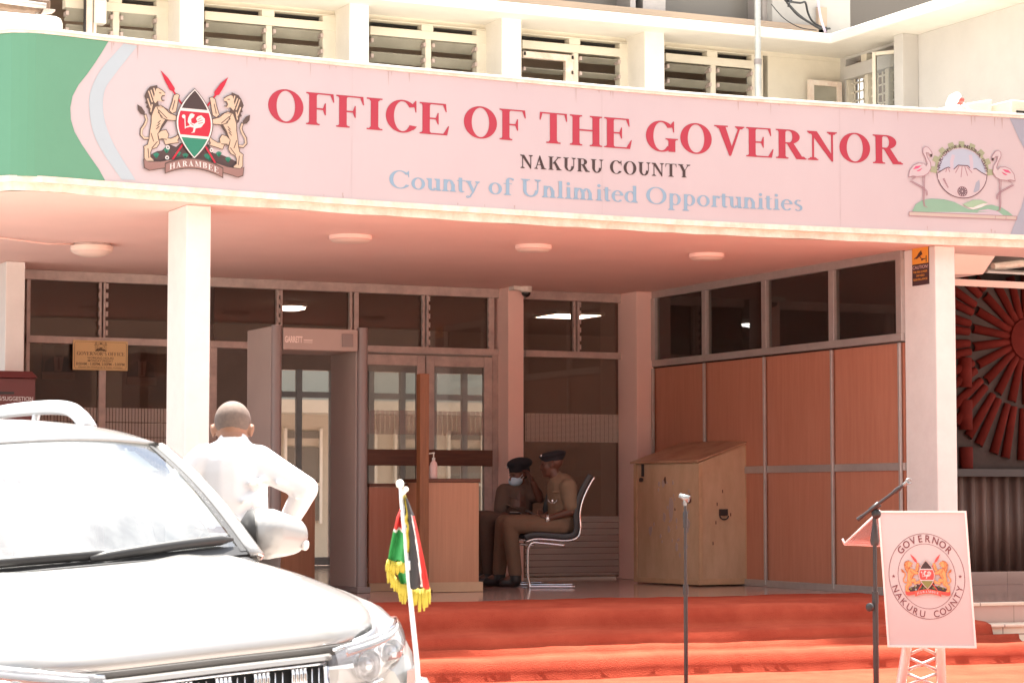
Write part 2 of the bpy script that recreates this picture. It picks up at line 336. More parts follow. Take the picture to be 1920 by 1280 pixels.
# serif lettering: glyphs drawn from stems, serifs, bowls (units of the em)
def glyph(ch, bd):
    """-> advance, list of ('p',pts) or ('r',cx,cy,rx,ry,tx,ty,a0,a1); bd bold"""
    S = .155 if bd else .115; H = .03 if bd else .034; Cp = .676; X = .46
    o = []
    def st(x, y0=0., y1=Cp, w_=None): o.append(('p', [(x, y0), (x + (w_ or S), y0), (x + (w_ or S), y1), (x, y1)]))
    def sf(x0, x1, y, up): 
        y1 = y + (H if up else -H); o.append(('p', [(x0, y), (x1, y), (x1, y1), (x0, y1)]))
        mid0 = x0 + (x1 - x0) * .24; mid1 = x1 - (x1 - x0) * .24; k = .035 if up else -.035
        o.append(('p', [(mid0 - .03, y1), (mid1 + .03, y1), (mid1, y1 + k), (mid0, y1 + k)]))
    def feet(x, y0=True, y1=True, e=.06, top=Cp):
        if y0: sf(x - e, x + S + e, 0, True)
        if y1: sf(x - e, x + S + e, top, False)
    def ring(cx, cy, rx, ry, a0=0, a1=360, tx=None, ty=None): o.append(('r', cx, cy, rx, ry, tx or S * 1.08, ty or H * 1.05, a0, a1))
    def P(*p): o.append(('p', list(p)))
    hr = H
    if ch == 'O': ring(.389, .338, .354, .352); return .778, o
    if ch in 'CG':
        ring(.385, .338, .345, .352, 38, 326 if ch == 'C' else 318)
        P((.655, .44), (.675, .44), (.675, .69), (.655, .69), (.60, .62), (.64, .52))
        if ch == 'G': st(.545, .0, .27); sf(.48, .76, .30, False); P((.545, .0), (.70, .0), (.70, .06), (.545, .09)); return .778, o
        P((.63, .12), (.685, .15), (.66, .10), (.60, .05)); return .722, o
    if ch in 'FE':
        st(.08); feet(.08, e=.06); P((.2, Cp - hr), (.56, Cp - hr), (.56, Cp), (.2, Cp)); P((.50, Cp), (.575, Cp), (.59, .50), (.57, .50))
        P((.2, .325), (.40, .325), (.40, .36), (.2, .36)); P((.40, .22), (.42, .22), (.42, .47), (.40, .47), (.36, .36), (.36, .325))
        if ch == 'E': P((.2, 0), (.58, 0), (.58, hr), (.2, hr)); P((.50, 0), (.60, 0), (.64, .20), (.62, .20)); return .667, o
        return .611, o
    if ch == 'I': st(.118); feet(.118, e=.085); return .389, o
    if ch == 'T':
        st(.256); feet(.256, y1=False, e=.08); P((.04, Cp - hr), (.63, Cp - hr), (.63, Cp), (.04, Cp))
        P((.03, .50), (.05, .50), (.10, Cp), (.035, Cp)); P((.617, .50), (.637, .50), (.632, Cp), (.567, Cp)); return .667, o
    if ch == 'H': st(.09); st(.535); feet(.09); feet(.535); P((.2, .33), (.6, .33), (.6, .365), (.2, .365)); return .778, o
    if ch == 'V': P((.10, Cp), (.27, Cp), (.42, .20), (.36, -.01)); P((.36, -.01), (.40, -.01), (.625, Cp), (.58, Cp), (.385, .13)); sf(.02, .33, Cp, False); sf(.49, .70, Cp, False); return .722, o
    if ch == 'A': P((.60, 0), (.43, 0), (.28, .48), (.34, .69)); P((.34, .69), (.30, .69), (.09, 0), (.135, 0), (.315, .55)); sf(.02, .22, 0, True); sf(.37, .68, 0, True); P((.18, .2), (.5, .2), (.5, .235), (.18, .235)); return .722, o
    if ch == 'Y': P((.09, Cp), (.25, Cp), (.42, .36), (.28, .31)); P((.37, .33), (.41, .33), (.62, Cp), (.575, Cp)); st(.28, 0, .35); feet(.28, y1=False); sf(.01, .32, Cp, False); sf(.49, .71, Cp, False); return .722, o
    if ch == 'N':
        st(.13, w_=.045); st(.565, 0, Cp, .045); P((.06, Cp), (.24, Cp), (.61, .1), (.61, -.015), (.575, -.015)); sf(.03, .27, 0, True); sf(.47, .70, Cp, False); sf(.02, .2, Cp, False); return .722, o
    if ch == 'R':
        st(.09); feet(.09, e=.065); ring(.32, .51, .25, .166, -90, 90); P((.2, Cp - hr), (.33, Cp - hr), (.33, Cp), (.2, Cp)); P((.2, .345), (.33, .345), (.33, .38), (.2, .38))
        P((.27, .36), (.43, .36), (.66, 0), (.49, 0)); sf(.50, .72, 0, True); return .722, o
    if ch == 'K': st(.09); feet(.09, e=.065); P((.25, .33), (.30, .30), (.62, Cp), (.56, Cp)); P((.30, .40), (.42, .44), (.70, 0), (.51, 0)); sf(.45, .75, 0, True); sf(.47, .72, Cp, False); return .778, o
    if ch == 'U': st(.10, .24, Cp); ring(.355, .25, .255, .265, 180, 360, S * .95, .05); st(.575, .24, Cp, .042); sf(.02, .33, Cp, False); sf(.48, .71, Cp, False); return .722, o
    if ch == 'M': st(.13, w_=.045); st(.68); feet(.68, e=.05); sf(.04, .26, 0, True); P((.06, Cp), (.24, Cp), (.47, .12), (.43, 0)); P((.43, 0), (.46, 0), (.70, Cp), (.66, Cp)); return .944, o
    if ch == 'B': st(.09); feet(.09, e=.06); ring(.32, .51, .24, .166, -90, 90); ring(.33, .19, .27, .19, -90, 90); P((.2, Cp - hr), (.33, Cp - hr), (.33, Cp), (.2, Cp)); P((.2, .345), (.34, .345), (.34, .38), (.2, .38)); P((.2, 0), (.34, 0), (.34, hr), (.2, hr)); return .667, o
    if ch == 'S': ring(.28, .50, .20, .19, 40, 250, S * .8, .06); ring(.28, .185, .21, .2, -140, 95, S * .8, .06); P((.15, .42), (.25, .46), (.46, .27), (.36, .22)); return .556, o
    if ch == "'": P((.08, Cp), (.18, Cp), (.15, .42), (.11, .42)); return .278, o
    if ch == 'o': ring(.25, .225, .222, .235, tx=S * .95, ty=H * 1.1); return .5, o
    if ch == 'u': st(.075, .12, X); ring(.22, .14, .145, .15, 180, 340, S, .05); st(.335, 0, X); sf(.01, .17, X, False); sf(.27, .43, X, False); sf(.335, .49, 0, True); return .5, o
    if ch == 'n': st(.075, 0, X); ring(.255, .29, .155, .17, 0, 165, S * .95, .055); st(.325, 0, .30); sf(.015, .24, 0, True); sf(.27, .485, 0, True); P((.01, .41), (.075, .43), (.16, X), (.14, X)); return .5, o
    if ch == 'm':
        st(.065, 0, X); ring(.245, .29, .15, .17, 0, 165, S * .95, .055); st(.31, 0, .30); ring(.49, .29, .15, .17, 0, 165, S * .95, .055); st(.555, 0, .30)
        for q in (.01, .255, .50): sf(q, q + .215, 0, True)
        P((.0, .41), (.065, .43), (.15, X), (.13, X)); return .778, o
    if ch == 't': st(.07, .09, .56); ring(.175, .09, .105, .1, 180, 330, S, .04); P((.01, .43), (.27, .43), (.27, .46), (.01, .46)); return .278, o
    if ch == 'y': P((.05, X), (.16, X), (.30, .13), (.24, .0)); P((.24, .0), (.27, -.02), (.455, X), (.41, X)); P((.24, .04), (.28, .02), (.17, -.19), (.11, -.19)); ring(.09, -.165, .06, .045, 0, 360, .04, .03); sf(.01, .21, X, False); sf(.33, .49, X, False); return .5, o
    if ch == 'f': st(.105, 0, .56); ring(.245, .55, .14, .135, 40, 180, S, .04); P((.02, .43), (.31, .43), (.31, .46), (.02, .46)); sf(.03, .28, 0, True); ring(.335, .62, .04, .04, 0, 360, .039, .039); return .333, o
    if ch == 'l': st(.09, 0, .683); sf(.02, .26, 0, True); P((.02, .63), (.09, .64), (.18, .683), (.16, .683)); return .278, o
    if ch == 'i': st(.09, 0, X); sf(.02, .26, 0, True); P((.02, .41), (.09, .43), (.18, X), (.16, X)); ring(.14, .60, .06, .06, 0, 360, .059, .059); return .278, o
    if ch == 'e': ring(.235, .225, .21, .235, 15, 320, S * .95, .035); P((.1, .255), (.43, .255), (.43, .285), (.1, .285)); return .444, o
    if ch == 'd': st(.325, 0, .683); ring(.23, .225, .2, .235, 40, 320, S * .95, .035); sf(.36, .49, 0, True); P((.25, .63), (.325, .64), (.41, .683), (.39, .683)); return .5, o
    if ch == 'p': st(.075, -.217, X); ring(.265, .225, .2, .235, -140, 140, S * .95, .035); sf(.01, .25, -.217, True); P((.005, .41), (.075, .43), (.16, X), (.14, X)); return .5, o
    if ch == 'r': st(.075, 0, X); ring(.235, .33, .09, .13, 60, 170, .06, .05); ring(.285, .40, .05, .05, 0, 360, .049, .049); sf(.01, .24, 0, True); P((.005, .41), (.075, .43), (.16, X), (.14, X)); return .333, o
    if ch == 's': ring(.19, .335, .135, .125, 40, 250, S * .75, .03); ring(.19, .125, .15, .135, -150, 95, S * .75, .03); P((.09, .27), (.16, .30), (.31, .19), (.25, .14)); return .389, o
    return .25, o
def serif(art, txt, fx, y_of, x0, x1, h, m, bd=True, track=0.):
    """fit serif text: x from x0..x1; y_of(x) baseline; h capital height"""
    adv = []; t = 0
    for c in txt: a, o = glyph(c, bd and not c.islower() or bd); adv.append((t, o)); t += a + track
    t -= track
    kx = (x1 - x0) / (t - .08); ky = h / .676; base = art.d
    for p, o in adv:
        for j, q in enumerate(o):
            art.d = base + .00015 * (j % 6)
            xx = lambda u: x0 + (p + u - .04) * kx
            if q[0] == 'p': art.poly([(xx(u), y_of(xx(u)) + v * ky) for u, v in q[1]], m, False)
            else:
                _, cx, cy, rx, ry, tx, ty, a0, a1 = q
                art.ring(xx(cx), y_of(xx(cx)) + cy * ky, rx * kx, ry * ky, tx * kx, ty * ky, m, a0, a1, 36, False)
    art.d = base

# coat of arms in local units (height about 1.2), art.fn receives (x,z)
def coat(art, cx, cy, k, lion, mane, line, black, red, green, white, mount, ribbon, mono=False, letters=True):
    def T(p, flip=False):
        x, y = p; u = (x - 690) * 1.05 / 1000; v = -(y - 690 - .10 * (x - 690)) / 1000
        return (cx + (-u if flip else u) * k, cy + v * k)
    def TR(p): # already symmetric space
        return (cx + p[0] * k, cy + p[1] * k)
    def po(pts, m, flip=False): art.poly([T(p, flip) for p in pts], m)
    po([(165, 1040), (200, 1000), (240, 960), (300, 930), (350, 925), (420, 855), (500, 890), (545, 850), (700, 860), (850, 870), (900, 960), (1000, 985), (1100, 1030), (1180, 1070), (1180, 1130), (950, 1120), (700, 1090), (480, 1070), (300, 1050)], mount)
    if not mono:
        for (x, y) in ((290, 1000), (400, 950), (520, 990), (600, 1010), (830, 1020), (960, 1000), (1060, 1060), (860, 1040)):
            for j in range(5):
                a = rad(50 + 20 * j); art.stroke([T((x, y)), T((x + 45 * math.cos(a), y - 55 * math.sin(a)))], .012 * k, green, j == 4)
        for (x, y) in ((412, 893), (405, 1000), (690, 1020), (742, 1060), (880, 930)): art.ring(*T((x, y)), .022 * k, .022 * k, .013 * k, .013 * k, white)
    for fl in (False, True):
        art.stroke([T((455, 1030), fl), T((575, 855), fl)], .02 * k, red)
        art.stroke([T((555, 440), fl), T((465, 305), fl)], .02 * k, red)
        po([(325, 82), (408, 165), (480, 275), (470, 312), (425, 292), (370, 190)], red, fl)
        # tail
        art.stroke([T(p, fl) for p in ((215, 795), (160, 795), (126, 755), (130, 700), (165, 650), (184, 600), (165, 540))], .034 * k, line)
        art.stroke([T(p, fl) for p in ((215, 793), (160, 791), (130, 753), (134, 702), (168, 652), (186, 602), (168, 550))], .020 * k, lion)
        po([(85, 440), (130, 468), (165, 520), (160, 555), (120, 540), (90, 500)], mane, fl)
        torso = [(270, 470), (330, 455), (400, 500), (402, 560), (410, 590), (370, 650), (310, 730), (300, 770), (318, 850), (290, 890), (240, 905), (225, 940), (225, 990), (258, 1020), (262, 1040), (190, 1035), (165, 1000), (165, 900), (158, 882), (200, 860), (215, 800), (222, 720), (235, 640), (238, 560)]
        arm = [(425, 505), (455, 420), (470, 350), (500, 335), (525, 345), (512, 400), (505, 450), (490, 520), (455, 535)]
        leg = [(305, 750), (340, 720), (390, 712), (415, 760), (405, 800), (440, 805), (500, 780), (515, 762), (528, 790), (510, 820), (525, 842), (440, 852), (385, 862), (368, 812), (320, 805)]
        fore = [(295, 470), (360, 475), (420, 535), (520, 578), (572, 608), (562, 642), (530, 652), (490, 612), (400, 602), (340, 575)]
        def grow(pts, g):
            o = []; g *= 1 if sum(pts[i - 1][0] * pts[i][1] - pts[i][0] * pts[i - 1][1] for i in range(len(pts))) > 0 else -1
            n = len(pts)
            for i, p in enumerate(pts):
                t = Vector(pts[(i + 1) % n]) - Vector(pts[i - 1]); t.normalize(); nn = Vector((t.y, -t.x)); o.append((p[0] + nn.x * g, p[1] + nn.y * g))
            return o
        for pg in (arm, torso, leg, fore): po(grow(pg, 9), line, fl); po(pg, lion, fl)
        for a, b in (((300, 640), (330, 610)), ((290, 670), (325, 640)), ((285, 700), (318, 670)), ((300, 520), (350, 575)), ((240, 900), (300, 830)), ((310, 500), (400, 590)), ((330, 800), (400, 810)), ((200, 900), (210, 1000)), ((455, 500), (480, 400)), ((230, 740), (260, 830))):
            art.stroke([T(a, fl), T(b, fl)], .009 * k, line, False)
        art.d += .0002
        po([(405, 600), (370, 655), (310, 735), (300, 760), (340, 660), (380, 600)], line, fl)
        po([(290, 240), (255, 248), (215, 256), (185, 290), (168, 325), (156, 355), (176, 400), (166, 425), (190, 442), (176, 470), (200, 490), (203, 530), (225, 562), (240, 520), (265, 490), (275, 460), (310, 465), (300, 400), (275, 370), (300, 290)], mane, fl)
        for a, b in (((200, 300), (240, 420)), ((225, 290), (255, 380)), ((190, 380), (225, 480)), ((240, 440), (225, 520)), ((255, 270), (270, 330))):
            art.stroke([T(a, fl), T(b, fl)], .014 * k, lion, False)
        art.d += .0002
        po([(280, 278), (310, 268), (345, 296), (376, 325), (372, 352), (345, 350), (332, 375), (345, 402), (368, 398), (360, 414), (330, 410), (300, 402), (270, 430), (250, 395)], lion, fl)
        art.stroke([T(p, fl) for p in ((372, 352), (345, 352), (334, 376), (345, 402), (368, 400))], .012 * k, line)
        art.stroke([T((310, 320), fl), T((335, 325), fl)], .010 * k, line); art.stroke([T(p, fl) for p in ((300, 268), (345, 294), (376, 323))], .008 * k, line)
    # shield
    def bandz(v0, v1, W, Hs, m, n=14):
        f = lambda v: W * max(0, 1 - (abs(v - .04) / Hs) ** 1.9)
        pts = [(-f(v0 + (v1 - v0) * i / n), v0 + (v1 - v0) * i / n) for i in range(n + 1)] + [(f(v1 + (v0 - v1) * i / n), v1 + (v0 - v1) * i / n) for i in range(n + 1)]
        art.poly([TR(p) for p in pts], m)
    bandz(-.335, .415, .212, .375, line); bandz(-.325, .405, .202, .366, white)
    for v0, v1, m in ((.195, .39, black), (-.085, .165, red), (-.31, -.112, green)): bandz(v0, v1, .184, .352, m)
    if not mono:
        po([(640, 548), (660, 540), (690, 556), (680, 582), (652, 600), (655, 640), (690, 652), (722, 630), (705, 600), (722, 574), (760, 562), (800, 600), (800, 640), (760, 690), (702, 700), (690, 742), (650, 748), (672, 735), (680, 692), (640, 682), (600, 692), (590, 682), (640, 667), (615, 630), (620, 590)], white)
        art.stroke([T((585, 575)), T((590, 700))], .010 * k, white); art.ring(*T((572, 572)), .02 * k, .02 * k, .019 * k, .019 * k, white)
        for a, b in (((720, 610), (760, 590)), ((725, 630), (775, 612)), ((730, 650), (780, 640)), ((640, 640), (680, 670))): art.stroke([T(a), T(b)], .006 * k, red, False)
        art.d += .0002
    # ribbons
    for fl in (False, True):
        pts = [(155, 1015), (200, 1042), (330, 1045), (440, 1028), (492, 1045), (480, 1098), (390, 1105), (300, 1115), (220, 1128), (165, 1100)]
        po([(x + (-8 if x < 300 else 8), y + (-8 if y < 1060 else 8)) for x, y in pts], line, fl); po(pts, ribbon, fl)
    top = [(-.32 + .64 * i / 12) for i in range(13)]
    yb = lambda u: -.335 - .075 * (u / .32) ** 2
    art.poly([TR((u * 1.03, yb(u) + .012)) for u in top] + [TR((u * 1.03, yb(u) - .102)) for u in top[::-1]], line)
    art.poly([TR((u, yb(u))) for u in top] + [TR((u, yb(u) - .09)) for u in top[::-1]], ribbon)
    if letters: serif(art, 'HARAMBEE', None, lambda x: cy + (yb((x - cx) / k) - .075) * k, cx - .275 * k, cx + .275 * k, .058 * k, white, True, .12)

# ================================================================== SETTING
ZF = .62          # porch floor
YB = 21.0         # glazed front
XP = 11.24        # wood partition
YU = 20.0         # upper wall
XW = 13.07        # wing wall
ZC = 3.47         # porch ceiling
def gz(x): return max(-.45, min(.17, -.04 + .061 * (x - 2.63)))
mb = MB(); xs = [-300, -60, -8, -4] + [-3 + .5 * i for i in range(20)] + [7, 14, 60, 300]; ys = [-300, -60, -20, 0, 4, 6, 8, 10, 12, 14.5]
mb.grid([[(x, y, gz(x)) for x in xs] for y in ys]); struct('ground', mb, mat('forecourt_concrete', (.42, .36, .32), .9, noise=.2, nscale=2, bump=.3, bscale=90))
# porch floor slab and steps
RUN = ((14.87, ZF), (14.57, .47), (14.27, .32))
mb = MB(); mb.box(2.5, 16, 14.87, 30, -.5, ZF); struct('porch_floor', mb, M_floor)
mb = MB(); mb.box(2.5, 16, 14.57, 14.868, -.5, .47); mb.box(2.5, 16, 14.27, 14.568, -.5, .32)
mb.box(2.5, 16, 14.545, 14.60, .455, .476); mb.box(2.5, 16, 14.245, 14.30, .305, .326); mb.box(2.5, 16, 14.845, 14.90, .60, .626)
struct('steps', mb, M_step, bevel=.006)
# far side of the yard: seen only mirrored in the glass
ob = thing('opposite_building', (8, -28, 0), 'long brown office block across the yard, mirrored in the porch glass', 'building')
mb = MB(); mb.box(-40, 60, -30, -28, -.5, 13); mb.build('wall', mat('opposite_wall', (.17, .11, .08), .8, noise=.3, nscale=.6), ob)
mb = MB()
for i in range(24): [mb.box(-28 + i * 3, -26.2 + i * 3, -27.99, -27.9, 1.2 + 3.1 * q, 2.6 + 3.1 * q) for q in range(4)]
mb.build('window', M_dark, ob)
mb = MB(); mb.box(-40.5, 60.5, -30.5, -27.4, 13.001, 13.3); mb.build('roof', M_alud, ob)

# ------------------------------------------------------------------ office building
B = thing('office_building', (8, 21, ZF), 'cream two storey office block with louvre windows over a wide entrance porch', 'building')
CTRL = [(3.36, 16.3), (3.37, 15.9), (3.43, 15.68), (3.56, 15.52), (3.75, 15.45), (4.3, 15.52), (6, 15.70), (7.4, 15.77), (8.8, 15.80), (10.4, 15.70), (12.0, 15.52), (13.6, 15.34)]
def Yf(x):
    c = CTRL[3:]
    if x <= c[0][0]: return c[0][1]
    for i in range(len(c) - 1):
        if x <= c[i + 1][0]:
            p0, p1, p2, p3 = c[max(i - 1, 0)], c[i], c[i + 1], c[min(i + 2, len(c) - 1)]
            t = (x - p1[0]) / (p2[0] - p1[0]); h = p2[0] - p1[0]
            m1 = (p2[1] - p0[1]) / (p2[0] - p0[0]) * h; m2 = (p3[1] - p1[1]) / (p3[0] - p1[0]) * h
            return (2 * t**3 - 3 * t**2 + 1) * p1[1] + (t**3 - 2 * t**2 + t) * m1 + (-2 * t**3 + 3 * t**2) * p2[1] + (t**3 - t**2) * m2
    return c[-1][1]
PLAN = [(a, b) for a, b in CTRL[:3]] + [(x / 20, Yf(x / 20)) for x in range(72, 273, 4)]
def strip(mbx, y0, y1, z0, z1, jitter=0.):
    """closed wall following the canopy edge, y0..y1 behind the sign face"""
    P = []
    for dy, z in ((y0, z0), (y0, z1), (y1, z1), (y1, z0), (y0, z0)):
        row = []
        for i, (x, y) in enumerate(PLAN):
            j = (random.random() - .5) * jitter if z == z0 else 0
            if i < 3: row.append((x + dy, y + dy * .3, z + j))
            else: row.append((x + (dy * .6 if i == 3 else 0), y + dy, z + j))
        P.append(row)
    mbx.grid(P)
ZS0, ZS1 = 3.545, 4.52
# canopy: slab, parapet, coping, peeling drip edge
mb = MB(); mb.add([(3.44, 21, ZC), (3.44, 15.95, ZC)] + [(x, Yf(x) + .12, ZC) for x in [3.6 + .25 * i for i in range(40)]] + [(13.6, 15.46, ZC), (13.6, 16.3, ZC), (XP + .3, 16.3, ZC), (XP + .3, 21, ZC)], [])
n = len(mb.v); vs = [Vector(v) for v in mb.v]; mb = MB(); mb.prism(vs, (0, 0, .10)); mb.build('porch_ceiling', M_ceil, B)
mb = MB(); strip(mb, .07, .22, ZC + .02, ZS1); mb.build('canopy_parapet', M_white, B)
mb = MB(); mb.box(3.5, 13.6, 15.95, YU - .01, 4.05, 4.15); mb.build('canopy_roof', mat('roof_screed', (.50, .46, .41), .85, noise=.2, nscale=2), B)
mb = MB(); strip(mb, -.02, .30, ZS1 + .0125, ZS1 + .032); mb.build('parapet_coping', M_white, B, bevel=.008)
mb = MB(); strip(mb, .03, .065, ZC - .012, ZS0 - .012, .008); mb.build('drip_edge', M_peel, B)

# pillars
for (x0, x1) in ((4.92, 5.10), (XP, 11.435)):
    mb = MB(); mb.box(x0, x1, 15.83, 16.27, ZF, ZC - .002)
    mb.build('pillar', M_pillar, B, bevel=.008)
# blade columns at the glazed front
cols = []
xc = aY(953, 700, 20.72).x; x2 = aY(982, 700, 20.72).x
for a, b, y0, y1 in ((xc, x2, 20.72, 21.06), (aY(1194, 700, 20.6).x, XP - .005, 20.6, 21.06), (aY(10, 600, 20.3).x, aY(46, 600, 20.3).x, 20.3, 21.06)):
    mb = MB(); mb.box(a, b, y0, y1, ZF, ZC - .002); mb.build('column', M_ceil if a > 6 else M_pillar, B, bevel=.006)  # inner columns share the ceiling salmon, red bounce put into the colour
# glazed front: frame bars
X = lambda px, y=700: aY(px, y, YB).x
Z = lambda px, py: aY(px, py, YB).z
zt0, zt1, zh0 = Z(1100, 672), Z(1100, 660), Z(1100, 566)
fr = MB(); yb0, yb1 = YB - .05, YB + .03
def vbar(a, b, z0, z1): fr.box(X(a), X(b), yb0, yb1, z0, z1)
vbar(46, 53, ZF, zh0)
vbar(1180, 1193, ZF, ZC)
fr.box(X(30), X(931), yb0 - .015, yb1 + .01, zh0, ZC - .003); fr.box(X(981), X(1195), yb0 - .015, yb1 + .01, zh0, ZC - .003)
fr.box(X(46), X(931), yb0 - .012, yb1 + .008, zt0, zt1); fr.box(X(981), X(1193), yb0 - .012, yb1 + .008, zt0, zt1)
for a, b in ((183, 187), (190, 194), (515, 519), (522, 526), (652, 657), (660, 669), (789, 793), (796, 800), (913, 923), (1072, 1076), (1079, 1083)): vbar(a, b, zt1, zh0)
vbar(183, 196, ZF, zt0); vbar(388, 404, ZF, zt0); vbar(919, 931, ZF, zt0); fr.box(X(46), X(404), yb0, yb1, ZF, ZF + .08)
# ragged putty along the vent clips
for px in (183, 196, 519, 789, 800, 913, 1072, 1083, 1180):
    for i in range(6):
        z = zt1 + .05 + i * (zh0 - zt1 - .08) / 5
        fr.box(X(px) - .012, X(px) + .012, yb0 - .012, yb0 + .02, z - .03, z + .02)
fr.build('shopfront_frame', M_frame, B, bevel=.004)
for a, b in ((53, 183), (196, 388), (404, 515), (526, 652), (669, 789), (800, 913), (984, 1072), (1083, 1180)):
    mb = MB(); mb.box(X(a) - .02, X(b) + .02, YB - .006, YB, zt1 - .01, zh0 + .01); mb.build('transom_window', M_glass, B)
for a, b in ((53, 183), (196, 388), (984, 1180)):
    mb = MB(); mb.box(X(a) - .02, X(b) + .02, YB - .006, YB, ZF + .02, zt0 + .01); w_ = mb.build('shop_window', M_glass, B)
    if a > 900:
        fz = lambda py: Z(1100, py)
        mb = MB(); mb.box(X(984), X(1181), YB - .012, YB - .009, fz(829), fz(776)); mb.build('frosted_band', film('band_film', (.74, .66, .60), (.048, .012), (.10, .22), .80), w_)
        mb = MB(); mb.box(X(984), X(1181), YB - .012, YB - .009, fz(1078), fz(967)); mb.build('frosted_band', film('lower_film', (.74, .69, .63), (0, .062), (0, .10), .80), w_)
    elif a < 100 or a > 150:
        mb = MB(); mb.box(X(a), X(b), YB - .012, YB - .009, Z(200, 900), Z(200, 764)); mb.build('frosted_band', film('left_film', (.66, .58, .53), (.03, .135), (.22, .06), .75), w_)
# double glass doors with timber push bar
def gdoor(a, b, hinge):
    d = MB(); x0, x1 = X(a), X(b); zt = zt0 - .02; s_ = .085
    d.box(x0, x0 + s_, YB - .06, YB - .01, ZF + .01, zt); d.box(x1 - s_, x1, YB - .06, YB - .01, ZF + .01, zt)
    d.box(x0 + s_, x1 - s_, YB - .058, YB - .012, zt - .10, zt); d.box(x0 + s_, x1 - s_, YB - .058, YB - .012, ZF + .01, ZF + .14)
    o = d.build('door', M_frame, B, bevel=.004)
    g = MB(); g.box(x0 + .07, x1 - .07, YB - .038, YB - .032, ZF + .1, zt - .05); g.build('pane', M_door, o)
    g = MB(); g.box(x0 + .01, x1 - .01, YB - .10, YB - .064, Z(800, 873), Z(800, 843)); g.build('push_bar', M_bar, o, bevel=.004)
    g = MB(); g.box(x0 + .085, x1 - .085, YB - .045, YB - .042, Z(800, 815), Z(800, 770)); g.build('frosted_band', film('door_film', (.55, .42, .40), (.05, .014), (.12, .25), .5), o)
    for q in (x0 + .1, x1 - .25):
        g = MB(); g.box(q, q + .02, YB - .045, YB - .042, ZF + .2, zt - .1)
gdoor(650, 793, 0); gdoor(795, 918, 1)
# --- lobby behind the glass
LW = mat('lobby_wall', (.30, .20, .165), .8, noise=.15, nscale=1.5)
mb = MB()
mb.box(3.2, 15.5, 26.6, 26.7, ZF, ZC + .3); lob = None
# rear wall with openings: door seen through the gate, doors behind the glass doors
mb = MB(); holes = [(9.25, 10.1), (10.6, 12.25)]
xs = [3.2] + [v for h in holes for v in h] + [16.5]
for i in range(0, len(xs), 2): mb.box(xs[i], xs[i + 1], 26.6, 26.7, ZF + .004, ZC)
for a, b in holes: mb.box(a, b, 26.6, 26.7, 2.95, ZC)
mb.box(3.2, 3.3, YB + .05, 26.6, ZF + .004, ZC)
mb.build('lobby_wall', LW, B)
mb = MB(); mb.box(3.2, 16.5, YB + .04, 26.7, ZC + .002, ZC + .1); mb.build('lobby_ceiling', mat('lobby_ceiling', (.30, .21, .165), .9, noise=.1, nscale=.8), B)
fr = MB()
for a, b in holes:
    n = 2 if b - a < 1.5 else 4
    for i in range(n + 1):
        x = a + (b - a) * i / n; fr.box(x - .035, x + .035, 26.56, 26.62, ZF + .004, 2.95)
    fr.box(a, b, 26.565, 26.615, 2.62, 2.69); fr.box(a, b, 26.565, 26.615, ZF + .004, ZF + .1)
fr.build('rear_door_frame', M_alud, B)
for a, b in holes: mb = MB(); mb.box(a, b, 26.585, 26.59, ZF + .02, 2.95); mb.build('rear_glazing', M_door, B)
LAMP = mat('lit_lamp', (1, .97, .9), .5, emit=5.)
def disc_lamp(x, y, z, r, label):
    t = thing('ceiling_lamp', (x, y, z), label, 'ceiling lamp', 'lit lamps inside the lobby')
    mb = MB(); mb.lathe((x, y, z), [(r * 1.12, -.001), (r * 1.12, -.04), (r, -.05), (r, -.03)]); mb.build('housing', M_white, t, True, auto=40)
    mb = MB(); mb.lathe((x, y, z), [(r * .98, -.031), (r * .95, -.07), (r * .5, -.085), (.001, -.087)]); mb.build('diffuser', LAMP, t, True, auto=40)
p = aZ(545, 567, ZC); disc_lamp(p.x, p.y, ZC, .16, 'round lit lamp on the lobby ceiling, behind the transom glass over the metal detector')
p = aZ(1066, 588, ZC); t = thing('panel_lamp', (p.x, p.y, ZC), 'square lit ceiling panel lamp behind the glass above the seated officers', 'ceiling lamp', 'lit lamps inside the lobby')
mb = MB(); mb.box(p.x - .3, p.x + .3, p.y - .3, p.y + .3, ZC - .03, ZC - .001); mb.build('housing', M_white, t)
mb = MB(); mb.box(p.x - .27, p.x + .27, p.y - .27, p.y + .27, ZC - .034, ZC - .031); mb.build('diffuser', LAMP, t)
# courtyard behind
cy = thing('courtyard_building', (10, 32, ZF), 'white building in the rear courtyard seen through the lobby doors', 'building')
mb = MB(); mb.box(4, 24, 32, 33, 0, 2.62); mb.box(4, 24, 31.2, 33, 2.62, 2.8); mb.build('wall', mat('courtyard_wall', (.50, .46, .38), .7, noise=.06), cy)
mb = MB(); mb.box(4, 24, 32.4, 33, 2.8, 6.0); mb.build('upper_wall', mat('courtyard_upper', (.35, .36, .34), .6), cy)
for i in range(13):
    x = 10.6 + i * .85; mb = MB(); mb.box(x, x + .5, 31.96, 31.995, 1.1, 2.15); mb.box(x, x + .5, 31.96, 31.995, 2.28, 2.38); wn = mb.build('window', mat('window_grey', (.16, .15, .13), .3), cy)
    mb = MB(); mb.box(x - .04, x, 31.93, 31.998, 1.06, 2.42); mb.box(x + .5, x + .54, 31.93, 31.998, 1.06, 2.42); mb.box(x, x + .5, 31.94, 31.959, 1.60, 1.64); mb.build('frame', M_white, wn)
